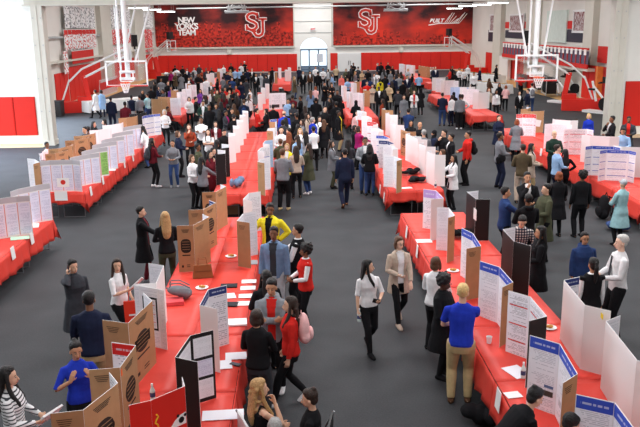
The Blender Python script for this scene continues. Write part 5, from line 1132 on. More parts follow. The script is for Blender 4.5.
def bottle(loc, z, label, liq=(120, 190, 90)):
    root = empty('water_bottle', (loc[0], loc[1], z)); m = base_mat('bottle plastic', (210, 226, 222), .15); lathe_obj('bottle_body', [(.03, 0), (.034, .02), (.034, .13), (.014, .18), (.014, .2)], m, (0, 0, 0), None, None, 12).parent = root
    lathe_obj('bottle_label', [(.0345, .05), (.0345, .11)], base_mat('bottle label', liq, .5), (0, 0, 0), None, None, 12).parent = root; lathe_obj('bottle_cap', [(.015, .2), (.015, .225), (.0, .226)], paperm, (0, 0, 0), None, None, 10).parent = root; return tag(root, label, 'bottle')
bottle(G(523, 378, TZ), TZ, 'small bottle with dark label standing by the typed white page', (60, 70, 110)); bottle(G(153, 400, TZ), TZ, 'small bottle on red cloth by the blank white paper', (50, 60, 120))
g = G(441, 183, TZ); bottle((3.9, 21.3), TZ, 'small bottle on red cloth corner of far centre-right tables', (200, 60, 50))
# boxes stored under the tables
brownbox = outer['b']
def carton(px, py, sz, rz, label, mat=None):
    g = G(px, py, 0); root = empty('storage_box', (g[0], g[1], 0), R(rz)); MB().box((0, 0, sz[2]/2), sz).obj('box_body', mat or brownbox, root); MB().box((0, -sz[1]*.25, sz[2]+.004), (sz[0], sz[1]*.48, .006)).box((0, sz[1]*.25, sz[2]+.004), (sz[0], sz[1]*.48, .006)).obj('flap', mat or brownbox, root); return tag(root, label, 'box')
carton(232, 213, (.42, .35, .42), 10, 'cardboard carton on floor under the near end of middle tables', base_mat('worn carton', (150, 124, 96), .8)); carton(262, 212, (.5, .4, .38), -8, 'black box on floor under the near end of middle tables', black_plastic)
carton(398, 204, (.4, .5, .3), 12, 'black crate under near end of far centre-right tables', black_plastic); crumple(552, 128, 0, 'k', 'dark bag on the floor under the farther rightmost tables', 'bag', 'bag', .3, .3, .25) if False else None
# buffet
def cloth_table(loc, w, l, rz, label, mat, z=.76):
    root = empty('buffet_table', (loc[0], loc[1], 0), R(rz)); n = 12; per = [(-w/2, -l/2), (w/2, -l/2), (w/2, l/2), (-w/2, l/2)]; pts = []
    for a, b in zip(per, per[1:]+per[:1]):
        for i in range(n): pts.append((a[0]+(b[0]-a[0])*i/n, a[1]+(b[1]-a[1])*i/n))
    m = len(pts); MB().add([(x, y, z) for x, y in pts]+[(x*1.05+.03*sin(i*2.3), y*1.02+.03*cos(i*1.9), .06) for i, (x, y) in enumerate(pts)], [tuple(range(m))]+[(i, m+i, m+(i+1) % m, (i+1) % m) for i in range(m)]).obj('tablecloth', mat, root)
    return tag(root, label, 'table')
whitecloth = base_mat('white table linen', (236, 236, 234), .7, bump=.3, scale=6)
def trays(loc, l, rz, n, labels, grp):
    for i in range(n):
        d = (i-(n-1)/2)*l/n; x, y = loc[0]-sin(R(rz))*d, loc[1]+cos(R(rz))*d; root = empty('serving_tray', (x, y, .765), R(rz)); MB().box((0, 0, .03), (.5, .36, .06)).obj('tray', base_mat('tray steel', (180, 182, 186), .3, metal=.7), root); MB().box((0, 0, .065), (.44, .30, .02)).obj('food', base_mat('food %d' % (i % 3), ((214, 176, 96), (190, 120, 70), (140, 160, 80))[i % 3], .7, noise=.2, scale=30), root); tag(root, labels, 'tray', grp)
g = P(469, 76, 73); b1 = (g[0]+1.0, 72.5); cloth_table(b1, 1.1, 6.5, 20, 'long white clothed buffet table with trays near far right', whitecloth); trays(b1, 6.2, 20, 8, 'steel tray of food on the long white buffet table', 'trays on the long white buffet table')
g = G(487, 83, .76); b2 = (g[0]+.3, g[1]); cloth_table(b2, 1.0, 4.5, 20, 'shorter white clothed buffet table nearer the camera', whitecloth); trays(b2, 4.2, 20, 5, 'steel tray of food on the shorter white buffet table', 'trays on the shorter white buffet table')
g = G(118, 99, .76); b3 = (g[0], g[1]); cloth_table(b3, 1.1, 4.6, -50, 'white clothed table by the left chair racks, with bags on it', whitecloth); 
g = G(172, 76, .76); b4 = (g[0]+.3, g[1]); cloth_table(b4, 1.0, 3.4, 80, 'black clothed table before far left red padding', base_mat('black table linen', (30, 30, 33), .7)); 
for i, (dx, s) in enumerate(((-.9, .5), (.1, .8), (1.0, .4))): crumple(0, i*13+2, .77, 'w', ('small white bag on left end', 'tall white bundle in middle', 'white bag on right end')[i]+' of black clothed table', 'white_bag', 'bag', .3*s+.1, .25*s+.1, .5*s, world=(b4[0]+dx, b4[1], 0))
def chair(loc, rz, label, c='w'):
    root = empty('folding_chair', (loc[0], loc[1], 0), R(rz)); m = base_mat('white chair plastic', (226, 227, 228), .5) if c == 'w' else black_plastic
    MB().box((0, .02, .44), (.42, .40, .03)).obj('seat', m, root); MB().box((0, -.20, .74), (.42, .025, .26)).obj('backrest', m, root)
    for s in (-1, 1): MB().tube([(s*.22, .22, .0), (s*.22, .0, .44), (s*.22, -.22, .88)], .013, n=6).obj('leg', MATS['galvanised steel'], root); MB().tube([(s*.20, -.24, .0), (s*.20, .02, .43), (s*.20, .16, .44)], .013, n=6).obj('leg', MATS['galvanised steel'], root)
    return tag(root, label, 'chair')
# ---------------------------------------------------------------- people near the camera, one by one
p_phone = person(73, 266, 215, 'pd st w coat:dg pa:k sh:k 1', 'person in dark grey coat talking on a phone, looking down', hd=(10, 5))
p_white = person(117, 265, 240, 'tw wk w blouse:w pa:k lo:d 1', 'smiling person in white blouse with long brown hair holding papers and red bag', hd=(-40, 0))
person(89, 299, 8, 'hh st m sweat:n pa:kh sh:k 3', 'person in navy sweater and khaki trousers seen from behind near royal blue blouse')
person(76, 350, 205, 'gg st w blouse:b pa:k bn:k 2', 'person in royal blue blouse with hair bun, both hands raised', hd=(5, 8))
p_stripe = person(9, 376, 275, 'hh st w shirt:st pa:jn lo:k 1', 'person in striped shirt with long black hair holding papers at left edge')
person(141, 215, 270, 'rd st w coat:k:m pa:m:g sh:k 1', 'person in long black coat and maroon trousers facing blond person', foot=(146, 281))
person(165, 217, 18, 'hh st w sweat:k pa:ol lo:l 0', 'person with long blond hair in black top and olive trousers')
person(270, 209, 160, 'ok st m cardi:y:k pa:k sh:k 3', 'person in bright yellow cardigan over black top beside denim jacket', hd=(20, 5))
person(274, 233, 170, 'dd st m jacket:dn:dg:tee pa:lg sh:k 3', 'person in faded denim jacket and grey t-shirt beside table')
person(297, 230, 75, 'rh st m vest:k:w pa:k sh:k 2', 'person in black vest over white shirt seen from behind beside denim jacket')
person(305, 250, 105, 'hh st w vest:r:w pa:k af:k 3', 'person in red vest with white sleeves and curly black hair')
person(272, 288, 175, 'xx st m hoodie:gs:r:sweat pa:k:w sh:k 2', 'person in grey jacket over red hooded top with arms crossed', hd=(-5, 10), foot=(281, 398) if False else None)
person(266, 277, 20, 'hh st w coat:k pa:k lo:k 1', 'person in black coat with long hair bending beside person in grey jacket')
p_redtop = person(302, 303, 95, 'ud kw w sweat:r pa:k:w cu:d 1', 'person in red sweater and black ripped trousers wearing white backpack', foot=(291, 402), h=1.66)
person(253, 317, 345, 'hh st w sweat:k pa:dg bo:d 1', 'person in black sweater and dark grey trousers seen from behind beside paper sheets')
p_blond = person(260, 388, 290, 'ch si w tank:k pa:k cu:l 1', 'seated person with long wavy blond hair and hand at chin', h=1.75)
p_bun = person(309, 398, 80, 'hh si w tee:k pa:k bn:d 1', 'seated person with dark hair bun in black top at bottom edge', hd=(0, 10))
person(275, 428, 0, 'hh si m sweat:dg pa:k sh:g 1', 'person with grey hair whose head shows at the bottom edge', h=1.7)
p_suit = person(345, 156, 6, 'dd wk m suit:n:w pa:n:br sh:k 2', 'person in navy blue suit walking away down the centre aisle', foot=(345, 207))
p_walk = person(374, 258, 200, 'dh wk w blouse:w pa:k:k lo:k 1', 'walking person in white blouse with long black hair holding phone and bottle', foot=(368, 350), hd=(60, 0))
person(396, 240, 192, 'hs wk w cardi:be:w pa:k:be bo:b 0', 'person in long beige cardigan and glasses gesturing toward the red table', foot=(398, 322), hd=(15, 5))
person(436, 263, 325, 'hh st w sweat:w pa:k bo:b 0', 'person in white sweater with light brown hair standing at table')
person(445, 282, 230, 'hh st w coat:k pa:k af:k 4', 'person in black coat and glasses with curly black hair', foot=(437, 384) if False else None, hd=(0, 12))
person(469, 295, 348, 'rh st m tee:b pa:kh:br sh:y 1', 'blond person in royal blue shirt and khaki trousers seen from behind', foot=(459, 402), h=1.8)
person(536, 397, 285, 'rh st w sweat:k pa:k bn:k 1', 'person in black sweater with hair bun bending over bottom right table', lean=48, h=1.64)
person(574, 424, 285, 'hh st m sweat:k pa:k sh:k 1', 'person whose dark haired head shows at the bottom right edge', lean=52, h=1.68)
# right aisle, near
person(508, 222, 175, 'sh st m shirt:pl pa:k sh:k 1', 'person in plaid shirt leaning over the black backed board', lean=22, hd=(0, 20))
person(540, 232, 85, 'hh st w coat:k pa:k lo:k 2', 'person in black coat with long black hair right of plaid shirt')
person(585, 238, 180, 'dd st w puffer:bp pa:k po:k 2', 'person in dark blue puffer jacket and glasses facing the camera')
person(593, 264, 4, 'dd st w vest:k:w pa:k po:k 2', 'person in black vest over white shirt with back to camera')
p_tie = person(621, 242, 88, 'hh st m shirt:w pa:k sh:w 0', 'older person in white shirt and grey tie holding a tablet', h=1.86)
person(527.5, 177, 180, 'ch st m jacket:k:w:shirt pa:k sh:k 2', 'bearded person in black and white track jacket, hand on chin', h=1.82)
person(506, 192, 268, 'rd st m jacket:bp pa:k sh:k 2', 'person in dark blue jacket facing person with hand on chin', h=1.8)
person(546, 189, 100, 'hh st m coat:ol pa:k sh:k 1', 'bearded person in dark olive jacket in the right aisle', h=1.8)
person(528, 199, 5, 'hh st m hoodie:k pa:k sh:k 3', 'person in black hooded top seen from behind in right aisle')
person(559, 176, 2, 'hh st w coat:k pa:k bo:a 1', 'person with auburn hair in long black coat seen from behind')
person(584, 174, 5, 'dd st m sweat:k pa:k af:k 3', 'person in black sweater with curly hair in front of black backpack', foot=(578, 237))
person(623, 184, 20, 'rh st w coat:t pa:k ca:lg 1', 'person in pale grey green coat and light cap at right edge')
person(506, 133, 275, 'hh st m jacket:g pa:n sh:k 3', 'person in grey jacket with black shoulder bag, right aisle', foot=(498, 188), h=1.85)
person(517, 122, 345, 'hh st w coat:g pa:k bo:a 0', 'person in long grey coat with auburn hair before red headed board', foot=(518, 163) if False else None)
person(499, 118, 190, 'hd st w coat:n pa:k po:d 1', 'person in dark navy coat carrying a clipboard at the right aisle')
person(523, 148, 352, 'hh st m suit:tw:w pa:be sh:d 1', 'person in brown tweed jacket seen from behind in right aisle', h=1.8)
person(532, 147, 250, 'hh st w cardi:be:w pa:kh lo:k 2', 'person in light beige cardigan with long dark hair beside tweed jacket')
person(554.5, 134, 185, 'hh st m sweat:gr pa:k bd:d 1', 'bald bearded person in dark green sweater at the rightmost row', h=1.84)
person(558, 148, 275, 'hd st m shirt:lb pa:n sh:d 0', 'person in pale blue shirt talking with black clothed person, right row', h=1.8)
person(565, 153, 2, 'kk st w sweat:k pa:k lo:k 2', 'person in black top with hands on hips before red barred board')
person(576, 121.5, 5, 'dd st w sweat:dg pa:k bo:d 1', 'brown haired person mostly hidden behind red barred board')
person(589, 116, 178, 'dd st w sweat:b pa:k bo:y 1', 'blond person in royal blue sweater behind white boards')
person(612, 119, 95, 'ch st m suit:k:w pa:k sh:k 3', 'person in black suit with hand at face before the near right column', h=1.84)
person(629, 119.5, 160, 'hh st m coat:dg:r pa:k sh:k 3', 'person in dark grey coat with red scarf beside right column')
person(623, 131, 155, 'hh st m shirt:lb pa:k sh:k 2', 'person in light blue shirt looking down behind blue barred boards', hd=(0, 20))
# centre aisle and far centre-right tables
person(331, 148, 265, 'hh st w cardi:g:w pa:ol lo:d 1', 'person in grey cardigan with long hair left of navy suit', foot=(332, 188))
person(348, 142, 345, 'hh st w sweat:dg pa:k lo:k 2', 'person in dark grey sweater with black hair just behind navy suit')
person(367.5, 142, 175, 'hh st m jacket:gs:w pa:jn sh:k 3', 'person in grey jacket over white shirt facing black and white jacket')
person(370, 153, 350, 'hh st w puffer:k pa:jn lo:k 2', 'person in black jacket with white band and blue jeans at table', foot=(368, 194))
person(365, 129, 300, 'rh st w sweat:mg pa:k bo:d 1', 'person in magenta sweater beside tall white board')
person(357, 113, 180, 'dd st w suit:pk:w pa:k sh:d 0', 'person in pale pink blazer facing the camera')
person(355, 128, 260, 'rh st w coat:k:r pa:k lo:k 1', 'person in black coat over red top below pink blazer')
person(341, 115, 250, 'dh st m coat:k:y pa:kh sh:k 4', 'person in black coat with yellow scarf and khaki trousers', foot=(339, 151))
person(325, 109, 195, 'hd st m hoodie:k pa:k sh:k 1', 'tall bearded person in black hooded top in centre aisle', h=1.9)
person(307.5, 116, 255, 'dd st w shirt:be pa:jn lo:d 1', 'person in beige shirt with long hair facing grey haired person')
person(313, 120, 300, 'dd st m jacket:b pa:k sh:g 1', 'grey haired person in bright blue jacket in centre aisle')
person(319.5, 119, 200, 'hh st w shirt:w pa:k lo:k 1', 'person in white shirt between blue jacket and black coat')
person(324, 122, 350, 'dd st w coat:k pa:k lo:b 0', 'person in black coat with very long brown hair seen from behind')
person(305.5, 134, 15, 'hh st w sweat:lg pa:jn lo:k 1', 'person in light grey sweater with long black hair seen from behind')
person(411, 123, 185, 'hh st w sweat:k pa:k lo:k 2', 'person in black with long black hair behind the white boards')
person(420, 125, 180, 'hh st m sweat:k pa:k bd:k 2', 'person with glasses and dark beard in black behind white boards', h=1.82)
person(418, 133, 5, 'dd st m sweat:g pa:k sh:g 1', 'grey haired person in grey sweater close to white boards')
person(434, 133, 85, 'hh st w jacket:n pa:k hj:k 2', 'person in black headscarf and dark jacket holding purple bag')
person(444, 133, 115, 'ch st m coat:k pa:k sh:k 1', 'person in black with hand on chin left of red hooded top', h=1.85)
person(451, 137, 95, 'dd st m suit:k:w pa:k sh:k 2', 'person in black jacket over white shirt beside red hooded top', h=1.78)
p_redh = person(464, 133, 90, 'hd st m hoodie:r pa:k sh:k 2', 'person in bright red hooded top wearing black backpack', foot=(466, 185), h=1.84)
person(442, 153, 95, 'hh st w sweat:k pa:k bo:b 1', 'brown haired person in black beside nearest tall white board back')
person(451, 160, 100, 'rh st w cardi:w:w pa:k lo:k 2', 'person in white cardigan with long black hair facing white board back', foot=(452, 209))
# right aisle, far end
person(444, 96, 340, 'hh st m vest:n:n pa:jn sh:k 2', 'person in navy vest and blue jeans with back to camera', foot=(444, 126))
person(449, 97, 20, 'dd st w shirt:w pa:n bo:d 1', 'person in white shirt and navy trousers beside navy vest', foot=(449, 126))
person(458, 99, 0, 'dd st m sweat:g pa:k:w sh:k 3', 'person in grey sweatshirt and white shoes at the far right tables', foot=(459, 129))
person(458, 94, 0, 'dd st w coat:k pa:k hj:k 2', 'person in black headscarf behind grey sweatshirt')
person(474, 93.5, 350, 'kd st m shirt:w pa:k sh:k 3', 'person in white shirt and black trousers with hand on hip', foot=(472, 128))
# left aisle
person(173, 143, 178, 'hh st w sweat:g pa:jn:g po:k 2', 'person in grey patterned sweater and ripped jeans in left aisle', foot=(175, 187))
person(178, 134, 270, 'hh st w jacket:n pa:k bo:b 1', 'brown haired person in navy jacket facing rust sweater')
person(189, 127, 185, 'ch st w sweat:o pa:k lo:b 0', 'person in rust sweater with hand on chin')
person(201, 120, 180, 'xx st m shirt:w pa:k sh:k 3', 'person in white shirt with folded arms beside rust sweater', h=1.82)
person(208, 132, 185, 'xx st w tee:w pa:k lo:d 1', 'person in white t-shirt with folded arms in left aisle')
person(215.5, 124, 180, 'hd st w cardi:m:w pa:k lo:d 1', 'person in maroon cardigan holding paper in left aisle')
person(226, 113, 240, 'hd st w jacket:dg:mg pa:g sh:k 3', 'person in dark jacket over magenta top in left aisle')
person(192.5, 159, 235, 'hh st w sweat:w pa:k bo:b 1', 'person in white sweater and black trousers facing grey blazer', foot=(195, 209))
person(198, 147, 260, 'hh st w sweat:ol pa:k sh:k 3', 'person in olive sweater with short dark hair behind white sweater')
person(200.5, 168, 325, 'rh st w suit:g:y pa:k lo:k 1', 'person in grey blazer with yellow hem and long dark hair', foot=(204, 211))
person(215, 154, 235, 'ch st w coat:m pa:k lo:k 1', 'person in maroon coat with long black hair, hand at face')
person(220.5, 151, 230, 'hh st w sweat:k pa:k lo:k 1', 'person in black with long black hair right of maroon coat')
person(234, 132, 200, 'hh st m jacket:k pa:k sh:k 1', 'person in black jacket looking down beside white board line', hd=(0, 20))
person(222, 143, 330, 'dd st w coat:k pa:k lo:k 1', 'person in black coat half hidden behind dark board')
person(155, 141, 305, 'hd st w sweat:m pa:k:w cu:k 2', 'person in maroon sweater wearing grey backpack, left aisle', foot=(155, 187))
person(142.5, 129, 75, 'sh st w cardi:w:w pa:jn lo:k 1', 'person in white cardigan with long black hair bending over table', lean=18)
# middle tables
person(279, 152, 345, 'hh st m vest:g:g pa:k:kh sh:b 1', 'person in grey sweater and black trousers standing at middle tables', foot=(284, 210), h=1.84)
person(287, 147, 170, 'dd st w cardi:y:w pa:k bo:l 0', 'blond person in mustard yellow top between grey and beige sweaters')
person(295, 154, 5, 'hh st w sweat:be pa:k lo:d 1', 'person in beige sweater and black trousers with long brown hair', foot=(297, 198))
person(311, 150, 55, 'rh st w coat:ol pa:jn:w lo:d 1', 'person in olive parka and blue jeans with long hair', foot=(309, 194))
person(276, 142, 15, 'hh st w coat:ol pa:k sh:b 1', 'brown haired person in olive coat at right of long red table')
person(289, 135, 350, 'hh st w coat:br pa:k cu:a 0', 'person with long curly auburn hair at middle tables')
person(281, 130, 185, 'hh st m shirt:w pa:k sh:k 1', 'person in white shirt and glasses facing auburn hair')
person(284, 113, 0, 'dd st m shirt:bl pa:k bd:d 1', 'bald person in light blue shirt seen from behind')
person(282, 122, 350, 'dd st w jacket:dg pa:k bo:k 1', 'person in dark grey jacket just below light blue shirt')
person(291, 131, 60, 'hh st w sweat:k pa:k sh:k 1', 'black haired person in black beside auburn curly hair')
person(298, 127, 20, 'dd st w coat:k pa:k lo:k 2', 'person in black coat with long black hair, middle crowd')
person(294, 116, 30, 'dd st m sweat:k pa:k sh:k 3', 'person in black sweater behind light blue shirt')
person(302, 122, 100, 'hh st w cardi:g:w pa:k lo:d 1', 'person in grey cardigan beside blue jacket person')
person(264, 111, 95, 'hh st w cardi:k:w pa:k lo:k 1', 'person in black cardigan with very long black hair at red table', h=1.68)
person(259, 111, 280, 'hh st w sweat:r pa:k po:k 1', 'person in red sweater beside long black hair person')
person(256, 98, 5, 'dd st w shirt:w pa:k po:k 1', 'person in white shirt seen from behind near white board line')
person(245, 102, 0, 'dd st m jacket:n pa:k sh:b 1', 'person wearing blue backpack seen from behind in left centre crowd')
person(240, 117, 5, 'hh st m jacket:k pa:k sh:k 1', 'black clothed person with back to camera beside white board line')
# behind the leftmost tables
person(47, 145, 230, 'hh si w sweat:pk pa:k sh:k 3', 'person in pale pink top sitting behind brown boards at far left', h=1.7)
person(92.5, 130, 20, 'hh st m sweat:k pa:k sh:k 3', 'person in black standing behind leftmost brown boards')
person(97, 129, 150, 'hh st m sweat:dg pa:k sh:k 2', 'person in dark grey beside black clothed person behind leftmost tables')
person(94, 124, 250, 'dd st w sweat:k pa:k lo:k 1', 'dark haired person farther back behind leftmost tables')
person(104, 122, 110, 'dd st w sweat:dg pa:k lo:k 1', 'person with long dark hair beside large white backed board')
person(92, 92, 75, 'dd kw m coat:w pa:k sh:k 2', 'person in long white coat walking near the left chair racks', foot=(97, 118))
person(103, 97, 20, 'dd st w coat:lb pa:n bo:d 1', 'person in pale blue coat beside the long white coat', foot=(103, 117))
person(113, 104, 0, 'dd st m suit:n:w pa:n sh:k 3', 'person in navy suit standing with back to camera, far left', foot=(113, 130))
person(125, 104, 0, 'dd st m sweat:m pa:k sh:k 3', 'person in maroon sweater standing right of navy suit, far left')
person(131.5, 97, 0, 'dd st m vest:n:g pa:w sh:k 3', 'person in navy vest over grey shirt with pale trousers')
person(168.5, 115, 250, 'ch si m sweat:m pa:k:w sh:k 3', 'seated person in maroon top with hand at face by brown board', h=1.75, foot=(171, 131))
person(164.5, 112, 200, 'hh st w sweat:w pa:k bo:w 1', 'white clothed person behind the seated maroon top')
# ---------------------------------------------------------------- the far crowd: px py facing top bottom hair skin
FAR = '''139 97 40 m sweat:g k sh:k 2|142.5 92 180 w coat:k k lo:k 2|147 95 60 m shirt:t jn sh:k 2|151 88 10 m suit:k:w k sh:k 3|154.5 83 90 w sweat:k k lo:k 1|168 83 200 m sweat:k k sh:k 1|175 66.5 0 m coat:k k sh:k 3|182.5 67 20 m coat:k k sh:k 2|
175 74 150 w coat:tw k bo:b 1|181 75 10 w coat:gs k bo:d 1|187 69.5 180 m jacket:n:w k sh:k 2|194 68.5 200 w sweat:lg k bo:d 1|199 65.5 180 m sweat:dg k sh:k 1|189 79 170 w jacket:k:w k lo:d 1|164 91 100 m jacket:dg k sh:k 3|158 88 270 w cardi:n:w k lo:k 1|
189 99 190 w sweat:w k bo:k 1|196 99 270 m coat:k be sh:k 1|206 97 20 w sweat:lg k lo:k 1|191 78 180 w coat:m k lo:k 2|199 75 190 m sweat:k k sh:k 3|206 69.5 170 m coat:dg k sh:k 3|209.5 72 180 w sweat:m k lo:d 1|216 73 0 m sweat:k k sh:k 2|
223.5 66 180 w shirt:w k bo:k 1|231 64.5 185 m sweat:k k sh:k 3|235 69.5 10 m shirt:lb k sh:d 1|223 71 0 w sweat:ltan k bo:l 1|228 73 180 m coat:n k sh:k 2|241 64.5 160 m shirt:w k sh:k 3|244.5 62.5 200 m sweat:k k ca:w 2|239.5 70 5 m shirt:lb n sh:d 1|
243 73 0 m suit:k:w k sh:k 2|247.5 70 20 m suit:n:w k sh:d 1|252 70 180 m suit:k:w k sh:g 1|217 80 90 w coat:k k lo:k 2|211 84 185 w jacket:dg:w k bo:l 1|197 91 200 w sweat:p k lo:k 2|205 97 60 w shirt:w k lo:d 1|212 91 10 w sweat:w k lo:b 0|
217 92 200 w coat:ol k lo:b 1|221.5 90 90 w cardi:dg:w k lo:k 1|225 89 180 w sweat:r k lo:k 2|229.5 92 170 w sweat:be k lo:a 1|234 91 190 m coat:k k sh:k 3|237 94 260 w coat:dg k lo:d 1|224 95 0 w sweat:m k cu:d 1|230 100 10 w coat:k k lo:k 1|
219 100 20 w coat:br g lo:b 1|212 98 10 w coat:k k lo:k 2|203 103 180 m jacket:gr:w k sh:k 2|236 98 30 w coat:k k cu:k 2|250 90 60 w shirt:w k sh:d 1|253 96 250 w cardi:m:w k lo:d 1|256 75 180 m suit:k:w k sh:k 2|260.5 74 200 w coat:lg k lo:k 1|
263 71.5 180 m coat:dg k sh:k 1|269 73 160 m suit:k:w k sh:k 2|272.5 68.5 0 m sweat:k k sh:k 3|266 76 30 m coat:dg k sh:d 1|299 68 0 m suit:n:w k sh:k 3|303 72.5 180 m suit:k:w k sh:d 1|310 72.5 182 w suit:br:w k lo:k 1|315.5 67.5 180 m shirt:w k sh:k 2|
318 73 0 m sweat:k k sh:k 3|323 69.5 175 m shirt:w k sh:k 3|328 70.5 100 w sweat:lg k bo:d 0|332 75 270 w cardi:lb:w k lo:b 1|336 67 0 m sweat:ltan k sh:g 1|341.5 76 180 w sweat:sal k bo:k 1|347.5 79.5 190 w shirt:lb k sh:k 2|294.5 78 260 w coat:tw jn lo:l 0|
289 100 100 m sweat:bp jn sh:k 3|294 97 0 m sweat:m k sh:k 3|299 98 95 m sweat:k k sh:k 3|288 101 160 m shirt:lb k sh:k 2|310.5 92 5 w cardi:dn:w k lo:b 1|315.5 88 0 w sweat:pk k bo:a 0|325 84 200 m coat:k n sh:k 2|331.5 84 10 w coat:br k lo:b 1|
339 85 180 w sweat:k k lo:k 1|330 96 230 m hoodie:dg k sh:k 2|339 92 180 m jacket:k k sh:k 3|341.5 99 0 w coat:k k hj:k 2|354 100 5 w coat:k k hj:k 2|351 66.5 100 m sweat:dg k sh:k 3|353.5 64 200 m sweat:k k sh:k 3|358 68 20 m jacket:dg k sh:k 1|
357 74 260 w sweat:g k lo:l 0|362 71.5 180 w coat:ltan k lo:b 1|368 70.5 5 m suit:k:w k sh:k 2|374 75 190 w cardi:gs:w k bo:d 1|377.5 64.5 90 m jacket:n k sh:g 0|381 63.5 0 m coat:k k sh:k 3|388 63.5 185 m coat:k k sh:k 2|390.5 72 200 w coat:gs k lo:d 1|
372.5 86 170 w coat:be k lo:d 1|380 80 10 w puffer:y k lo:k 1|385 76 0 m coat:k k sh:k 3|379 88.5 182 m suit:k:w k sh:k 4|389 85 185 w coat:ltan k ca:b 2|398 71 0 w coat:dg k lo:d 1|401 73 10 w coat:tw k lo:k 1|408 70 180 w sweat:lg k bo:l 1|
399 76 350 m sweat:gs jn sh:b 1|407 77 180 m suit:n:w w sh:k 2|412 75 95 w coat:k k lo:k 1|419 75 2 m shirt:lb k sh:k 3|398 91 0 m hoodie:dg k ca:k 1|407.5 90 0 w coat:k k lo:d 2|414 92 180 w cardi:w:r g lo:d 1|421 90 5 w coat:k k hj:k 2|
381 101 60 w sweat:o k lo:d 3|408.5 111 350 m jacket:bp:k k sh:k 2|431.5 68.5 200 m sweat:dg k sh:g 1|435.5 68 180 m suit:n:w k sh:a 0|426.5 68.5 180 w shirt:w k bo:w 1|392.5 67 180 w sweat:k k bo:k 2|346 70 180 w sweat:ol k bo:d 1|365 77 10 m sweat:n k sh:k 1|
450 70 100 w sweat:r k bo:k 2|452.5 67.5 200 m sweat:k k sh:k 3|454.5 73 20 m coat:k k sh:k 3|459.5 69 180 w shirt:w k bo:k 2|464.5 70 190 w shirt:w k bo:k 1|480 69 95 w coat:n n bo:l 0|496.5 66 90 m coat:k k sh:k 3|489.5 80 300 w coat:br k lo:b 1|
489 90 180 w sweat:be k bo:a 1|496.5 92 185 w shirt:w k lo:k 3|499.5 85 185 w coat:k k lo:k 2|506 87 350 w sweat:pk k bo:a 0|519.5 93 182 w suit:k:w k lo:k 1|528 91 95 m jacket:n g sh:k 1|532 85 0 m tee:w jn sh:k 1|521 75 200 m sweat:r k sh:k 3|
161 80 200 m sweat:g k sh:k 3|171 88 180 w sweat:p k lo:k 2|206 79 0 m sweat:w k sh:k 2|214 69 180 m coat:k k sh:k 3|219 69 0 w coat:ol k bo:d 1|232 79 180 m coat:bp k sh:k 1|237 79 0 w coat:k k lo:k 2|227 82 200 m sweat:dg k sh:k 3|241 83 180 w coat:n k lo:k 1|
246 80 0 m coat:dg k sh:k 3|223 78 20 w sweat:g k bo:d 0|230 85 0 m coat:k k sh:k 2|236 87 180 w sweat:r k bo:k 2|209 76 0 w coat:k k lo:b 1|202 71 180 w coat:o k bo:k 1|185 72 0 m coat:k k sh:d 1|171 72 180 w sweat:mg k lo:k 2|193 73 20 w coat:g k lo:k 1|
349 73 0 w coat:k k lo:k 2|370 79 0 w coat:bp k bo:k 2|377 73 180 m sweat:w k sh:k 3|384 70 0 w coat:g k lo:k 1|394 78 180 m coat:n k sh:k 3|392 83 0 w coat:k k lo:d 2|403 82 20 m coat:k k sh:k 2|413 84 0 w coat:ol k lo:k 1|367 83 180 m sweat:r k sh:k 1|385 92 0 w coat:k k lo:k 2|
404 97 180 w coat:g k lo:d 1|216 106 180 w sweat:dg k lo:k 2|228 107 0 m coat:k k sh:k 3|221 104 20 w coat:n k lo:k 1|209 107 190 m sweat:k k sh:k 3|234 106 0 w coat:br k lo:b 1|232 111 200 m coat:k k sh:k 2|219 112 0 w coat:k k lo:k 2|
273 107 0 m coat:k k sh:k 2|293 105 180 w coat:dg k lo:k 2|305 108 0 w coat:k k lo:d 1|288 120 20 w shirt:w k lo:k 1|301 131 180 w coat:w k lo:l 0|310 129 0 w shirt:w k sh:k 2|297 138 40 w sweat:lb k lo:d 1|
468 66 180 w shirt:w k bo:k 1|474 74 180 m shirt:w k sh:k 2|330 100 100 w coat:k k lo:k 2|336 104 20 m coat:k k sh:k 3|316 100 0 m coat:k k sh:k 3'''
rgF = random.Random(3)
for ent in FAR.replace('\n', '').split('|'):
    t = ent.split()
    if not t: continue
    x, y, f, sx, top, bot, hair, sk = float(t[0]), float(t[1]), float(t[2]), t[3], t[4], t[5], t[6], int(t[7])
    ap = rgF.choice(('hh', 'hd', 'dd', 'dd', 'hh', 'xx')); lg = 'st'
    person(x, y, f, '%s %s %s %s pa:%s %s %d' % (ap, lg, sx, top, bot, hair, sk), None)
# nobody stands inside a table or another person
def fix_people():
    for it in range(60):
        for i, a in enumerate(ALLP):
            for b in ALLP[i+1:]:
                dx, dy = b['g'][0]-a['g'][0], b['g'][1]-a['g'][1]; d = sqrt(dx*dx+dy*dy)
                if abs(dy) > .6 or d > .5: continue
                m = (.5-d)*.5; ux, uy = dx*.35, (dy if abs(dy) > .02 else .02*(1 if i % 2 else -1)); L_ = sqrt(ux*ux+uy*uy); ux, uy = ux/L_*m*.5, uy/L_*m*.5
                a['g'][0] -= ux; a['g'][1] -= uy; b['g'][0] += ux; b['g'][1] += uy
        for r in ALLP:
            x, y = r['g'][0], r['g'][1]; mg = .26
            for xa, xb, ya, yb in ROWZ:
                if xa-mg < x < xb+mg and ya-mg < y < yb+mg:
                    c = [(abs(x-(xa-mg)), xa-mg, y), (abs(xb+mg-x), xb+mg, y), (abs(y-(ya-mg))*.5, x, ya-mg), (abs(yb+mg-y)*.5, x, yb+mg)]; c.sort(key=lambda q: q[0]); r['g'][0], r['g'][1] = c[0][1], c[0][2]
    for r in ALLP:
        ox, oy = r['o'].location[0], r['o'].location[1]; mv = sqrt((ox-r['g'][0])**2+(oy-r['g'][1])**2)

        r['o'].location = (r['g'][0], r['g'][1], 0)
fix_people()
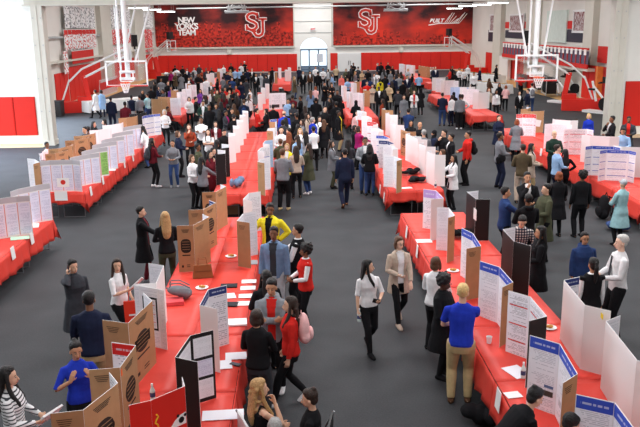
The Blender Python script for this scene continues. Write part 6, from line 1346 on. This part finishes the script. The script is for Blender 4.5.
# crowd labels from what each one wears, how they stand and what is beside them
def place(r):
    X, Y = r['g'][0], r['g'][1]; X0 = X
    lane = 'behind the leftmost tables' if X < -7.7 else 'among the leftmost tables' if X < -6 else 'in the left aisle' if X < -2.3 else 'among the middle tables' if X < -.8 else 'in the centre aisle' if X < 2.5 else \
        'among the centre-right tables' if X < 4.2 else 'in the right aisle' if X < 8.8 else 'among the rightmost tables' if X < 10.5 else 'right of all the tables'
    dist = 'near far padding' if Y > 72 else 'far back' if Y > 52 else 'halfway back' if Y > 34 else 'nearer'
    return lane, dist
def lab0(r):
    tp = r['tp']; a = '%s %s' % (CNAME[tp[1]], TOPN[tp[0]]); hr = r['hr']
    h = {'hj': '%s headscarf' % CNAME.get(hr[1], ''), 'ca': '%s cap' % CNAME.get(hr[1], ''), 'bd': 'bald head'}.get(hr[0]) or '%s %s hair' % (HAIRN[hr[0]].replace(' of', ''), HNAME[hr[1]])
    if hr[0] in ('bn', 'po'): h = '%s hair in a %s' % (HNAME[hr[1]], 'bun' if hr[0] == 'bn' else 'ponytail')
    fc = 'back turned' if (r['f'] < 50 or r['f'] > 310) else 'facing left' if r['f'] < 130 else 'facing right' if r['f'] > 230 else 'facing camera'
    return a, h, fc
buckets = {}
for r in ALLP:
    if r['label']: continue
    a, h, fc = lab0(r); ln, ds = place(r); r['L'] = 'person in %s, %s, %s, %s, %s' % (a, h, fc, ln.replace('among the', 'by').replace('the ', ''), ds)
    if len(r['L'].split()) > 14: r['L'] = r['L'].replace(' '+fc+',', '')
    buckets.setdefault(r['L'], []).append(r)
for k, v in buckets.items():
    if len(v) > 1:
        v.sort(key=lambda r: r['hx']); nm = ['leftmost', 'rightmost'] if len(v) == 2 else ['leftmost', 'middle', 'rightmost'] if len(v) == 3 else ['leftmost', 'second', 'third', 'rightmost'] if len(v) == 4 else ['leftmost', 'second', 'third', 'fourth', 'rightmost']
        for n_, r in zip(nm, v): r['L'] = n_+' '+r['L']
    for r in v: r['label'] = r['L']; r['o']['label'] = r['L']
# ---------------------------------------------------------------- what they hold and wear
def held(rec, hand, kind, label, **kw):
    p, d, n, b = rec['hands'][hand]; w = world(rec, p); n_ = wdir(rec, n); d_ = wdir(rec, d)
    if kind == 'paper':
        X = Vector(wdir(rec, b)).normalized(); Zc = Vector((d_[0], d_[1], d_[2]+.6)).normalized(); Yc = Zc.cross(X).normalized(); Zc = X.cross(Yc).normalized()
        o = MB().box((0, 0, .10), (.21, .006*kw.get('n', 1), .28)).obj('paper_sheet', paperm); o.matrix_world = Matrix((( X.x, Yc.x, Zc.x, w[0]), (X.y, Yc.y, Zc.y, w[1]), (X.z, Yc.z, Zc.z, w[2]), (0, 0, 0, 1))); return tag(o, label, 'paper')
    if kind == 'phone':
        o = MB().box((0, 0, .03), (.07, .012, .14)).obj('mobile_phone', black_plastic, loc=w); o.rotation_euler = (0, R(kw.get('tilt', 0)), R(rec['f']+kw.get('rz', 0))); return tag(o, label, 'phone')
held(p_white, 0, 'paper', 'white papers held out by the smiling person in white blouse', n=3)
held(p_phone, 0, 'phone', 'black phone held to the ear of person in dark grey coat', rz=90)
held(p_walk, 1, 'phone', 'black phone in hand of walking person in white blouse', tilt=70)
held(p_stripe, 0, 'paper', 'thick sheaf of white papers held by person in striped shirt', n=4)
held(p_tie, 0, 'paper', 'grey clipboard held by older person in white shirt', n=2)
w_ = world(p_walk, p_walk['hands'][0][0]); bottle(w_, w_[2]-.12, 'clear bottle with green drink held by walking person in white blouse')
# red tote bag
w_ = world(p_white, p_white['hands'][1][0] if False else p_white['hands'][0][0]); rb = empty('tote_bag', (w_[0]+.02, w_[1]-.02, w_[2]-.62), R(10)); tag(rb, 'bright red tote bag hanging from the hand of person in white blouse', 'bag')
MB().add([(-.16, -.05, 0), (.16, -.05, 0), (.16, .05, 0), (-.16, .05, 0), (-.17, -.02, .40), (.17, -.02, .40), (.17, .02, .40), (-.17, .02, .40)], [(0, 3, 2, 1), (4, 5, 6, 7), (0, 1, 5, 4), (1, 2, 6, 5), (2, 3, 7, 6), (3, 0, 4, 7)]).obj('bag_body', base_mat('tote red', (224, 58, 36), .7), rb)
for y in (-.02, .02): MB().tube([(-.09, y, .39), (-.06, y, .62), (.06, y, .62), (.09, y, .39)], .009, n=5).obj('handle', MATS['tote red'], rb)
MB().box((.0, -.045, .17), (.18, .004, .03)).box((.05, -.04, .06), (.1, .004, .02)).obj('printed_line', letter_white, rb)
def wear_pack(rec, c, label, s=1.):
    o = backpack((0, 0, 0), 0, c, label); c_, s_ = cos(R(rec['f'])), sin(R(rec['f'])); q = world(rec, (0, -.20, .98)); o.location = q; o.rotation_euler = (0, 0, R(rec['f']+180)); o.scale = (s,)*3
wear_pack(p_redtop, 'pk', 'white and pink backpack worn over red sweater'); wear_pack(p_redh, 'k', 'black backpack worn by person in red hooded top')
for r in ALLP:
    if r['label'].startswith('person in maroon sweater wearing grey'): wear_pack(r, 'dg', 'dark grey backpack worn by person in maroon sweater', .95)
    if r['label'].startswith('person wearing blue backpack'): wear_pack(r, 'bp', 'blue backpack worn in the left centre crowd', .9)
    if (r['hx'], r['hy']) == (532, 85): wear_pack(r, 'g', 'grey backpack worn by person in white t-shirt at far right', .95)
    if r['label'].startswith('person in black headscarf and dark jacket'):
        w_ = world(r, r['hands'][1][0]); crumple(11, 5, w_[2]-.35, 'p', 'purple bag held in front of person in black headscarf', 'shoulder_bag', 'bag', .2, .12, .34, world=(w_[0], w_[1], 0))
    if r['label'].startswith('older person'):
        F = r['F']; m_ = MB().add([F.U @ Vector(v) for v in ((-.022, .128, 1.42), (.022, .128, 1.42), (.035, .150, 1.10), (0, .150, 1.05), (-.035, .150, 1.10))], [(0, 1, 2, 3, 4)]); t_ = m_.obj('tie', fab('dg'), r['o']); sd = t_.modifiers.new('s', 'SOLIDIFY'); sd.thickness = .01
    if r['legs'] == 'si':
        q = world(r, (0, -.02, 0)); chair(q, r['f'], 'folding chair under the %s' % ' '.join(r['label'].replace('seated ', '').split()[:9]), 'k' if r['hx'] in (309, 275) else 'w')
    if r['label'].startswith('person in grey jacket with black shoulder'):
        w_ = world(r, (.22, -.05, .80)); crumple(3, 8, w_[2], 'k', 'black shoulder bag hanging at the side of grey jacket person', 'shoulder_bag', 'bag', .16, .12, .26, world=(w_[0], w_[1], 0))
        
    if r['hx'] in (445, 396, 585): # glasses
        F = r['F']; g_ = MB()
        for sx in (-1, 1): g_.tube([F.Hm @ Vector((sx*.031+.019*cos(a), .097, 1.630+.015*sin(a))) for a in [2*pi*i/10 for i in range(11)]], .0028, n=4)
        g_.tube([F.Hm @ Vector((-.012, .1, 1.632)), F.Hm @ Vector((.012, .1, 1.632))], .0025, n=4)
        for sx in (-1, 1): g_.tube([F.Hm @ Vector((sx*.05, .095, 1.632)), F.Hm @ Vector((sx*.078, 0, 1.63))], .0025, n=4)
        g_.obj('glasses', black_plastic, r['o'])
# board labels
for root, label, *_x in ALLB: root['label'] = label
